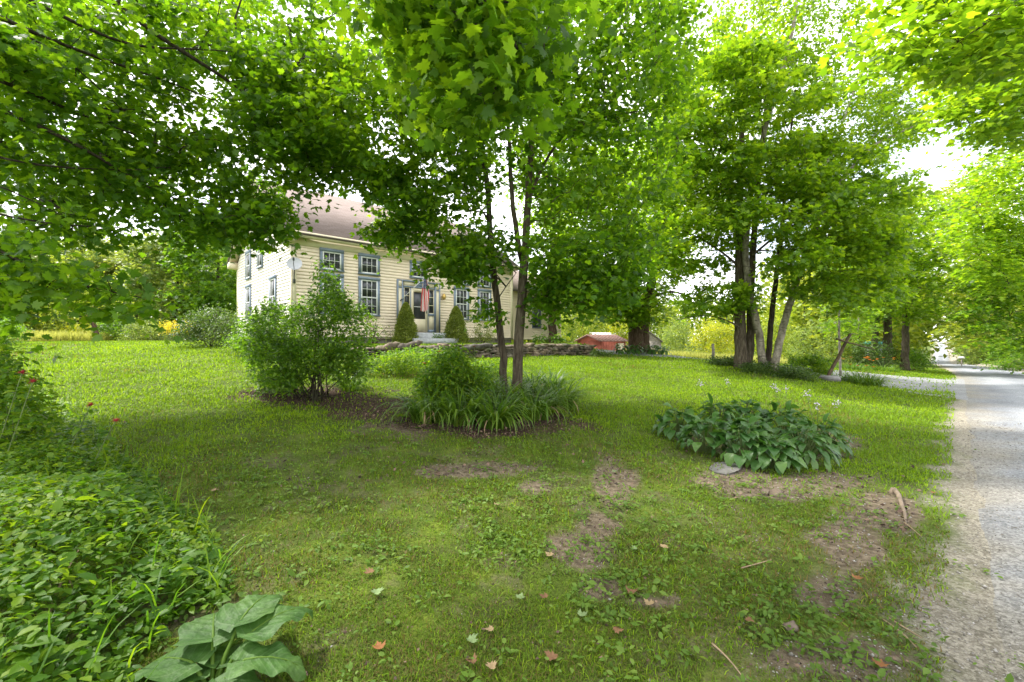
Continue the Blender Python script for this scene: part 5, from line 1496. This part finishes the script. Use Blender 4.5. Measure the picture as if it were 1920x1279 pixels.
def slab():
    b = gp(1362, 880); rng = rg(9); m = MB()
    out = [P(*q) for q in []]
    pts = [gp(*q)[:2] for q in ((1328, 880), (1340, 869), (1372, 866), (1392, 878), (1385, 888), (1362, 893), (1340, 889))]
    k = len(pts); zz = b[2]
    v = [(x, y, zz + .016 + rng.normal(0, .004)) for x, y in pts] + [(x * 1.0, y, zz - .05) for x, y in pts]
    m.add(v, [(i, (i + 1) % k, k + (i + 1) % k, k + i) for i in range(k)]); m.f.append(np.array([list(range(k))]))
    tag(m.build("stone_slab", M['slate'], loc=b), "flat grey slab set in the grass at the front of the hosta ring", "stone slab")
slab()
for k, (px, py, s, lab) in enumerate([(1435, 927, .07, "small pale stone in the grass below the hosta ring, left one of two"), (1456, 930, .10, "small tan stone in the grass below the hosta ring, right one of two"),
                                      (1310, 842, .10, "half buried stone under the leaves of the front left hosta"), (1482, 1182, .06, "small grey stone in the bare soil by the road")]):
    b = gp(px, py); m = MB(); add_stone(m, rg(30 + k), b + [0, 0, s * .2], (s * 1.5, s, s * .8)); tag(m.build("field_stone", M['stone'], loc=b), lab, "stone")

b = gp(1690, 960); m = MB()
pp = [gp(1677, 927), gp(1686, 938), gp(1690, 952), gp(1697, 968), gp(1698, 985)]
pp = [p + [0, 0, z] for p, z in zip(pp, (.045, .04, .03, .02, 0))]
m.tube(resample(pp, .05), np.linspace(.026, .010, len(resample(pp, .05))), 9)
m.tube([pp[0] + [0, .0, -.12], pp[0] + [-.02, 0, -.03], pp[0] + [.0, 0, .015]], [.025, .036, .028], 9)
tag(m.build("exposed_root", M['root_wood'], loc=b, smooth_=True), "gnarled exposed root curving out of the verge beside the gravel", "root")

# fallen twigs
for k, (pts, lab) in enumerate([(((1655, 1170), (1690, 1195), (1718, 1222)), "long dry stalk lying on the verge, nearest the gravel"), (((1665, 1165), (1700, 1190), (1728, 1205)), "second dry stalk lying on the verge beside the first"),
                                (((1335, 1215), (1365, 1245), (1390, 1276)), "thin bare twig on the soil at the bottom right"), (((1390, 1072), (1420, 1066), (1446, 1056)), "short curved twig in the grass left of the gravelly patch"),
                                (((1695, 985), (1712, 1000), (1728, 1012)), "short twig below the exposed root")]):
    p = [gp(*q) + [0, 0, .02 + .01 * (i % 2)] for i, q in enumerate(pts)]
    m = MB(); pr = resample(p, .05); m.tube(pr, np.linspace(.006, .003, len(pr)), 5)
    tag(m.build("fallen_twig", M['twig'], loc=p[0]), lab, "twig", "twigs on the ground")

# fallen leaves, each one a thing
fl = [(1040, 1240, 'deadleaf_brown', "curled reddish leaf at the bottom centre of the lawn"), (925, 1192, 'deadleaf_tan', "crumpled tan leaf left of the reddish leaf near the bottom"), (877, 1210, 'deadleaf_green', "pale green maple leaf lying near the bottom centre"),
      (1036, 1050, 'deadleaf_tan', "pale cream leaf at the end of the bare soil path"), (1027, 1130, 'deadleaf_brown', "brown leaf curled up below the bare soil path"), (1085, 1165, 'deadleaf_green', "grey green leaf lying in the grass right of centre"),
      (1156, 890, 'deadleaf_green', "pale green leaf on the bare soil path"), (700, 1080, 'deadleaf_brown', "dark brown curled leaf in the grass left of centre"), (705, 1117, 'deadleaf_green', "whitish leaf below the dark curled leaf"),
      (1243, 1035, 'deadleaf_tan', "orange tan leaf in the grass below the hosta ring"), (1224, 1145, 'deadleaf_tan', "tan leaf lying edge on in the grass right of centre"), (1150, 1190, 'deadleaf_brown', "reddish leaf between green weeds near the bottom right"),
      (1398, 1172, 'deadleaf_brown', "large dark brown leaf on the bare soil at bottom right"), (1648, 1262, 'deadleaf_orange', "bright orange leaf at the bottom right near the gravel"), (713, 1230, 'deadleaf_orange', "small orange leaf among weeds at the bottom left"),
      (930, 955, 'deadleaf_tan', "tan leaf standing up left of the bare path"), (1182, 1125, 'deadleaf_brown', "brown leaf at the edge of the grass, right of the bare path"), (890, 1255, 'deadleaf_brown', "rusty leaf at the very bottom of the lawn"),
      (920, 1258, 'deadleaf_tan', "grey tan leaf beside the rusty leaf at the bottom"), (1745, 928, 'deadleaf_orange', "orange leaf at the edge of the gravel verge"), (1605, 1095, 'deadleaf_orange', "small orange leaf on the gravelly patch"),
      (1194, 1038, 'deadleaf_green', "small green leaf in the grass right of the bare path"), (973, 1133, 'deadleaf_green', "round pale leaf left of the curled brown leaf"), (402, 925, 'deadleaf_tan', "pale tan leaf by the ground cover at the left")]
for k, (px, py, mat, lab) in enumerate(fl):
    rng = rg(300 + k); b = gp(px, py); m = MB(); V, F = LEAF['maple']
    v = V.copy(); v[:, 2] = .5 * v[:, 0] ** 2 * rng.uniform(-.8, 2.6) + .55 * (v[:, 1] - .4) ** 2 * rng.uniform(-.3, 1.6) + rng.normal(0, .02, len(v)); v[:, 2] -= v[:, 2].min()
    a = rng.uniform(0, 6.28); s = rng.uniform(.05, .075)
    c_, s_ = math.cos(a), math.sin(a)
    v = v @ np.array([(c_, s_, 0), (-s_, c_, 0), (rng.normal(0, .2), rng.normal(0, .2), 1)]) * s
    m.add(v + b + [0, 0, .028], F); tag(m.build("fallen_leaf", M[mat], loc=b), lab, "leaf", "leaves dropped on the lawn")

# ------------------------------------------------------------------ bee balm, burdock, dry stalks in the left bed
for k, (px, py, d, lab) in enumerate([(42, 698, 4.4, "tallest dark red bee balm at the left edge"), (62, 715, 4.4, "dark red bee balm just below the tallest one"), (170, 759, 4.6, "dark red bee balm standing over the lawn edge"), (218, 788, 4.5, "red bee balm furthest right at the lawn edge")]):
    rng = rg(400 + k); tip = P(px, py, d); b = np.array([tip[0] - .22, tip[1] - .15, 0]); b[2] = gz1(b[0], b[1])
    root = empty("bee_balm", b, lab, "flower", "red bee balm flowers")
    s = MB(); mid_ = b * .45 + tip * .55 + np.array([.03, 0, .08]); pth = resample([b, mid_, tip], .06); s.tube(pth, .0045, 5); s.build("stem", M['stem'], root, loc=b)
    lv = MB(); n = 22; q = rng.integers(2, len(pth) - 1, n); a = rng.uniform(0, 6.28, n)
    put_leaves(lv, pth[q], np.tile([0, 0, 1.], (n, 1)) + .3 * rng.standard_normal((n, 3)), np.stack([np.cos(a), np.sin(a), np.full(n, -.25)], 1), rng.uniform(.07, .12, n), 'oval'); lv.build("foliage", M['cover'], root, loc=b)
    f = MB(); n = 34; a = rng.uniform(0, 6.28, n)
    put_leaves(f, tip + rng.standard_normal((n, 3)) * .006, np.tile([0, 0, 1.], (n, 1)) + .4 * rng.standard_normal((n, 3)), np.stack([np.cos(a), np.sin(a), rng.uniform(-.5, .7, n)], 1), rng.uniform(.03, .048, n), 'needle')
    f.tube([tip - [0, 0, .012], tip + [0, 0, .012]], [.014, .010], 7); f.build("flower_head", M['flower_red'], root, loc=b)

def burdock():
    b = gp(450, 1279) + np.array([-.05, -.12, 0])
    root = empty("burdock_plant", b, "big pale green burdock leaves at the bottom left", "plant")
    rng = rg(411)
    g = np.linspace(0, 1, 24); cw = np.linspace(-1, 1, 15); tt, qq = np.meshgrid(g, cw, indexing='ij')
    for az, rise, L, wid, pitch in [(12, .17, .34, .125, .10), (48, .22, .38, .14, .25), (86, .24, .40, .15, .22), (124, .20, .44, .17, .18), (158, .15, .44, .17, .05), (196, .10, .42, .16, -.1), (338, .10, .36, .14, -.05), (100, .12, .30, .11, .0)]:
        a = R(az) + rng.normal(0, .08); d = np.array([math.cos(a), math.sin(a), 0]); s_ = np.array([-d[1], d[0], 0]); up = np.array([0, 0, 1.])
        A = b + d * rise * .8 + up * rise
        L *= .84; wid *= .84
        ang = pitch - 1.05 * g ** 1.3
        stp = L / 23
        hx = np.concatenate([[0], np.cumsum(np.cos(ang[:-1]) * stp)]); hz = np.concatenate([[0], np.cumsum(np.sin(ang[:-1]) * stp)])
        prof = wid * (np.clip(g / .07, 0, 1) ** .5) * np.clip(1 - g ** 2.1, 0, 1) ** .72 * (1 - .10 * g) + .003
        ph = rng.uniform(0, 6)
        edge = np.abs(qq) ** 3
        w2 = prof[:, None] * (1 + .06 * edge * np.sin(tt * 27 + ph))
        zoff = .10 * w2 * np.abs(qq) ** 1.5 + .016 * edge * np.sin(tt * 16 + ph + qq * 2) - .03 * edge * tt + .002 * np.sin(tt * 40 - np.abs(qq) * 9)
        back = -.07 * np.abs(qq) ** 1.6 * np.clip(1 - tt * 4, 0, 1)          # the heart-shaped lobes at the stalk
        v = A + d * (hx[:, None] + back)[..., None] + s_ * (qq * w2)[..., None] + up * (hz[:, None] + zoff)[..., None]
        m = MB(); m.add(v.reshape(-1, 3), [(i_ * 15 + j_, i_ * 15 + j_ + 1, (i_ + 1) * 15 + j_ + 1, (i_ + 1) * 15 + j_) for i_ in range(23) for j_ in range(14)])
        lo = m.build("leaf", M['burdock'], root, loc=b, smooth_=True, attrs={'vt': tt.ravel(), 'vq': np.abs(qq).ravel()})
        r = MB(); rib = [b, b + d * rise * .35 + up * rise * .6, A] + [A + d * hx[q] + up * (hz[q] + .001) for q in (4, 9, 14, 19)]
        r.tube(rib, [.011, .009, .007, .005, .004, .003, .002], 6); r.build("stalk", M['weed'], lo, loc=b)
burdock()

for k, (pts, r, lab) in enumerate([
    ([(78, 1279, 2.3), (80, 1200, 2.35), (92, 1150, 2.4), (110, 1100, 2.45), (125, 1070, 2.5), (147, 1032, 2.6)], .010, "tall forked dry stalk standing in the ground cover at the bottom left"),
    ([(70, 1279, 2.2), (50, 1230, 2.2), (20, 1200, 2.25), (8, 1190, 2.3)], .005, "thin bent dry stalk left of the forked stalk"),
    ([(225, 1170, 2.9), (275, 1120, 3.0), (338, 1076, 3.1)], .005, "dry stalk slanting up through the ground cover"),
    ([(268, 1060, 3.2), (276, 1025, 3.3), (312, 1024, 3.3), (340, 1010, 3.4), (352, 998, 3.45)], .006, "hooked dry stalk above the ground cover")]):
    p = [P(*q) for q in pts]; m = MB(); pr = resample(p, .06); m.tube(pr, np.linspace(r, r * .4, len(pr)), 6)
    if k == 0:
        m.tube([P(125, 1070, 2.5), P(132, 1095, 2.5), P(150, 1118, 2.5)], [.005, .003, .002], 5); m.tube([P(112, 1098, 2.45), P(104, 1070, 2.45), P(96, 1050, 2.45)], [.004, .003, .002], 5)
    tag(m.build("dry_stalk", M['twig'], loc=p[0]), lab, "dry stalk", "dry stalks in the ground cover")

# ------------------------------------------------------------------ stuff: ground cover, grass, weeds, pebbles, meadow
COVER_POLY = [(-200, 660), (10, 660), (60, 720), (130, 775), (215, 850), (300, 930), (360, 985), (420, 1060), (440, 1110), (400, 1150), (330, 1180), (260, 1250), (250, 1400), (-900, 1400), (-900, 700)]
def cover_mask(x, y):
    px, py = toimg(x, y); n = fbm(x * 2.5, y * 2.5, 61)
    return inpoly(px + (n - .5) * 120, py + (n - .5) * 50, COVER_POLY) | ((x < -2.2 - .35 * y) & (y < 4.6) & (y > .6)) & (px < 120)

def polar(rng, n, rmin, rmax, half=62, p=1.0):
    a = np.radians(rng.uniform(-half, half, n)); u = rng.uniform(0, 1, n)
    r = np.exp(np.log(rmin) + u * (np.log(rmax) - np.log(rmin)))
    return np.sin(a) * r, np.cos(a) * r, r

def ground_cover():
    rng = rg(500)
    x, y = rng.uniform(-10.5, .3, 230000), rng.uniform(1.2, 8.6, 230000)
    keep = cover_mask(x, y)
    px, py = toimg(x, y)
    keep &= (px > -200) & (rng.random(len(x)) < np.clip(1.25 - .09 * y, .45, 1))
    x, y = x[keep], y[keep]
    r = np.hypot(x, y)
    h = (.10 + .30 * fbm(x * 1.3, y * 1.3, 71)) * (1 + .7 * smooth(1.8, 4.5, r) * smooth(-1.0, -3.2, x))
    z = gz(x, y) + h * rng.uniform(.2, 1, len(x)) ** .5
    px, py = toimg(x, y)
    ins = .25 + .35 * inpoly(px + 70, py, COVER_POLY) + .4 * inpoly(px + 170, py + 20, COVER_POLY)
    z = gz(x, y) + (z - gz(x, y)) * np.clip(ins + rng.uniform(-.1, .1, len(x)), .15, 1)
    n = len(x); a = rng.uniform(0, 6.28, n)
    m = MB()
    nr = np.tile([0, 0, 1.], (n, 1)) + .38 * rng.standard_normal((n, 3)); tp = np.stack([np.cos(a), np.sin(a), np.full(n, -.35)], 1)
    put_leaves(m, np.stack([x, y, z], 1), nr, tp, rng.uniform(.028, .066, n) * (1 + .8 * (rng.random(n) < .07)) * (.8 + .5 * fbm(x * 1.2, y * 1.2, 77)), 'oval')
    # lacy taller sprigs
    k = rng.random(n) < .035
    b = np.stack([x[k], y[k], gz(x[k], y[k])], 1); nb = len(b)
    ribbons(m, rng, b, rng.uniform(0, 6.28, nb), rng.uniform(.2, .5, nb), np.full(nb, .009), np.radians(rng.uniform(20, 100, nb)), 4)
    root = m.build("ground_cover", M['cover']); tag(root, "thick green ground cover filling the left foreground", "ground cover", kind="stuff")
ground_cover()

def bright_fringe():
    """taller bright plants at the very left edge behind the ground cover"""
    shrub("perennial_plant", "leafy yellow green plants at the left edge behind the red bee balm", "plant", 30, 5.0,
          [(-60, 720), (-60, 640), (0, 640), (30, 680), (70, 730), (110, 780), (60, 800), (-40, 780)], 70, 28, .16, .07, 'cover', 520, stems=14, dspread=.5, bm='stem', r=.005)
bright_fringe()

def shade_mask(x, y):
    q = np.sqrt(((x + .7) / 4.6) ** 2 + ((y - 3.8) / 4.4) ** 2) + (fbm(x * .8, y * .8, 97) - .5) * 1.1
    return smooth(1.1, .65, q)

def grass():
    rng = rg(600)
    x, y, r = polar(rng, 1050000, 1.25, 60)
    so, mu, gr = ground_masks(x, y)
    a_, b_ = hloc(x, y)
    inhouse = (b_ < .1) & (b_ > -9.2) & (a_ > -5.8) & (a_ < 11.6)
    d = np.clip(1 - .90 * np.maximum(np.maximum(so, mu), gr * 1.04), 0, 1) * (.25 + .75 * smooth(.30, .60, fbm(x * 2.0, y * 2.0, 81)))
    cap = np.clip(r / 2.2, 0, 1) ** 2
    d = d * (.35 + .65 * cap)
    s, t = st(x, y)
    road = np.abs(t - tcen(s)) < ROAD_W / 2 + .1
    keep = (rng.random(len(x)) < d) & ~road & ~inhouse & ~(cover_mask(x, y) & (rng.random(len(x)) < .85))
    x, y, r = x[keep], y[keep], r[keep]
    L = (.014 + .034 * rng.random(len(x)) ** 1.5 + .0035 * np.minimum(r, 20)) * (.65 + .7 * fbm(x * 1.1, y * 1.1, 91))
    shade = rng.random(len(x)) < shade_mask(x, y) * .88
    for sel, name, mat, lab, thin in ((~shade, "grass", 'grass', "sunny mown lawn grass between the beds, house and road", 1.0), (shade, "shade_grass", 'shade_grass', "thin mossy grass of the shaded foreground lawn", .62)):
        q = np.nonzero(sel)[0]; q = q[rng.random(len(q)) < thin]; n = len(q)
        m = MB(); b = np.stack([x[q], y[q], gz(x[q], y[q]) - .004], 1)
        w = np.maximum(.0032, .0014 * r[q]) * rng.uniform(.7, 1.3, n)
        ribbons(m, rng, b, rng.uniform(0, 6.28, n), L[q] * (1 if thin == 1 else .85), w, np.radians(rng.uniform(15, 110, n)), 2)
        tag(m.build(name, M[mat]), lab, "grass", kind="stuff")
grass()

def weeds():
    rng = rg(620)
    x, y, r = polar(rng, 9000, 1.5, 16)
    so, mu, gr = ground_masks(x, y)
    dens = .10 + .9 * smooth(.5, .65, fbm(x * .9 + 7, y * .9, 95)) * smooth(9, 4, r) + .35 * smooth(-.2, -2.5, x)
    keep = (rng.random(len(x)) < dens * (1 - .9 * np.maximum(mu, gr)))
    x, y, r = x[keep], y[keep], r[keep]; k = len(x)
    m = MB(); per = 6
    X, Y = np.repeat(x, per), np.repeat(y, per); a = rng.uniform(0, 6.28, k * per)
    sp = rng.uniform(0, .045, k * per)
    X, Y = X + np.cos(a) * sp, Y + np.sin(a) * sp
    pos = np.stack([X, Y, gz(X, Y) + rng.uniform(.012, .05, k * per)], 1)
    put_leaves(m, pos, np.tile([0, 0, 1.], (k * per, 1)) + .4 * rng.standard_normal((k * per, 3)), np.stack([np.cos(a), np.sin(a), np.full(k * per, .1)], 1),
               np.repeat(rng.uniform(.018, .055, k), per) * rng.uniform(.7, 1.2, k * per), 'oval')
    tag(m.build("weeds", M['weed']), "small broadleaf weeds scattered through the shaded lawn", "weeds", kind="stuff")
weeds()

def pebbles():
    rng = rg(640)
    x, y, r = polar(rng, 60000, 1.4, 14, 60)
    so, mu, gr = ground_masks(x, y)
    s, t = st(x, y)
    px, py = toimg(x, y)
    right = smooth(1300, 1500, px)
    dens = .9 * gr + so * (.15 + .6 * right)
    keep = rng.random(len(x)) < np.clip(dens, 0, 1) * .6
    x, y, r = x[keep], y[keep], r[keep]; n = len(x)
    oc = np.array([(1, 0, 0), (0, 1, 0), (-1, 0, 0), (0, -1, 0), (0, 0, .7), (0, 0, -.7)], float)
    F = np.array([(0, 1, 4), (1, 2, 4), (2, 3, 4), (3, 0, 4), (1, 0, 5), (2, 1, 5), (3, 2, 5), (0, 3, 5)])
    sz = np.clip(rng.lognormal(math.log(.0055), .4, n), .0011 * r, .016)
    rot = rng.uniform(0, 6.28, n); c_, s_ = np.cos(rot), np.sin(rot)
    V = oc[None] * (1 + .3 * rng.standard_normal((n, 6, 1))) * sz[:, None, None]
    V = np.stack([V[..., 0] * c_[:, None] - V[..., 1] * s_[:, None], V[..., 0] * s_[:, None] + V[..., 1] * c_[:, None], V[..., 2]], -1)
    onroad = np.abs(t[keep] - tcen(s[keep])) < ROAD_W / 2
    V = V + np.stack([x, y, gz(x, y) + sz * .2 + .012 * onroad], 1)[:, None]
    m = MB(); m.add(V.reshape(-1, 3), (F[None] + (np.arange(n) * 6)[:, None, None]).reshape(-1, 3))
    mm, nn, ll, bb = new_mat("pebble"); g = nn.new("ShaderNodeNewGeometry")
    ll.new(ramp(nn, ll, g.outputs["Random Per Island"], [(0, (.10, .09, .075)), (.6, (.23, .21, .185)), (1, (.38, .36, .34))]), bb.inputs["Base Color"]); bb.inputs["Roughness"].default_value = .8
    tag(m.build("pebbles", mm), "loose pebbles along the road edge and bare soil", "pebbles", kind="stuff")
pebbles()

def mulch_bits():
    rng = rg(660)
    x, y, r = polar(rng, 120000, 1.4, 13, 55)
    so, mu, gr = ground_masks(x, y)
    keep = rng.random(len(x)) < np.clip((mu * .8 + so * .14 + .012) * np.clip(r / 4, .05, 1) * (1 - gr), 0, 1)
    x, y = x[keep], y[keep]; n = len(x); a = rng.uniform(0, 6.28, n)
    m = MB(); put_leaves(m, np.stack([x, y, gz(x, y) + rng.uniform(.004, .03, n)], 1), np.tile([0, 0, 1.], (n, 1)) + .6 * rng.standard_normal((n, 3)), np.stack([np.cos(a), np.sin(a), np.zeros(n)], 1), np.where(r[keep] < 5, .5, 1) * rng.uniform(.02, .06, n), 'quad')
    mm, nn, ll, bb = new_mat("mulch_chip"); g = nn.new("ShaderNodeNewGeometry")
    ll.new(ramp(nn, ll, g.outputs["Random Per Island"], [(0, (.03, .02, .014)), (.6, (.085, .05, .035)), (1, (.20, .13, .09))]), bb.inputs["Base Color"]); bb.inputs["Roughness"].default_value = .9
    tag(m.build("mulch", mm), "dark bark mulch and crumbled dead leaves on beds and soil", "mulch", kind="stuff")
mulch_bits()

def meadow():
    rng = rg(680)
    m = MB()
    for (cx, cy, rx, ry, n, h) in [(14.5, 36, 6.5, 7.5, 16000, .55), (-32.5, 31, 3.4, 3.0, 9000, .8)]:
        a = rng.uniform(0, 6.28, n); q = np.sqrt(rng.uniform(0, 1, n))
        x, y = cx + np.cos(a) * q * rx, cy + np.sin(a) * q * ry
        ribbons(m, rng, np.stack([x, y, gz(x, y)], 1), rng.uniform(0, 6.28, n), h * rng.uniform(.5, 1.2, n), np.full(n, .03), np.radians(rng.uniform(10, 60, n)), 2)
    tag(m.build("meadow_grass", M['meadow']), "tall pale unmown grass in the sunny field beyond the lawn", "grass", kind="stuff")
meadow()
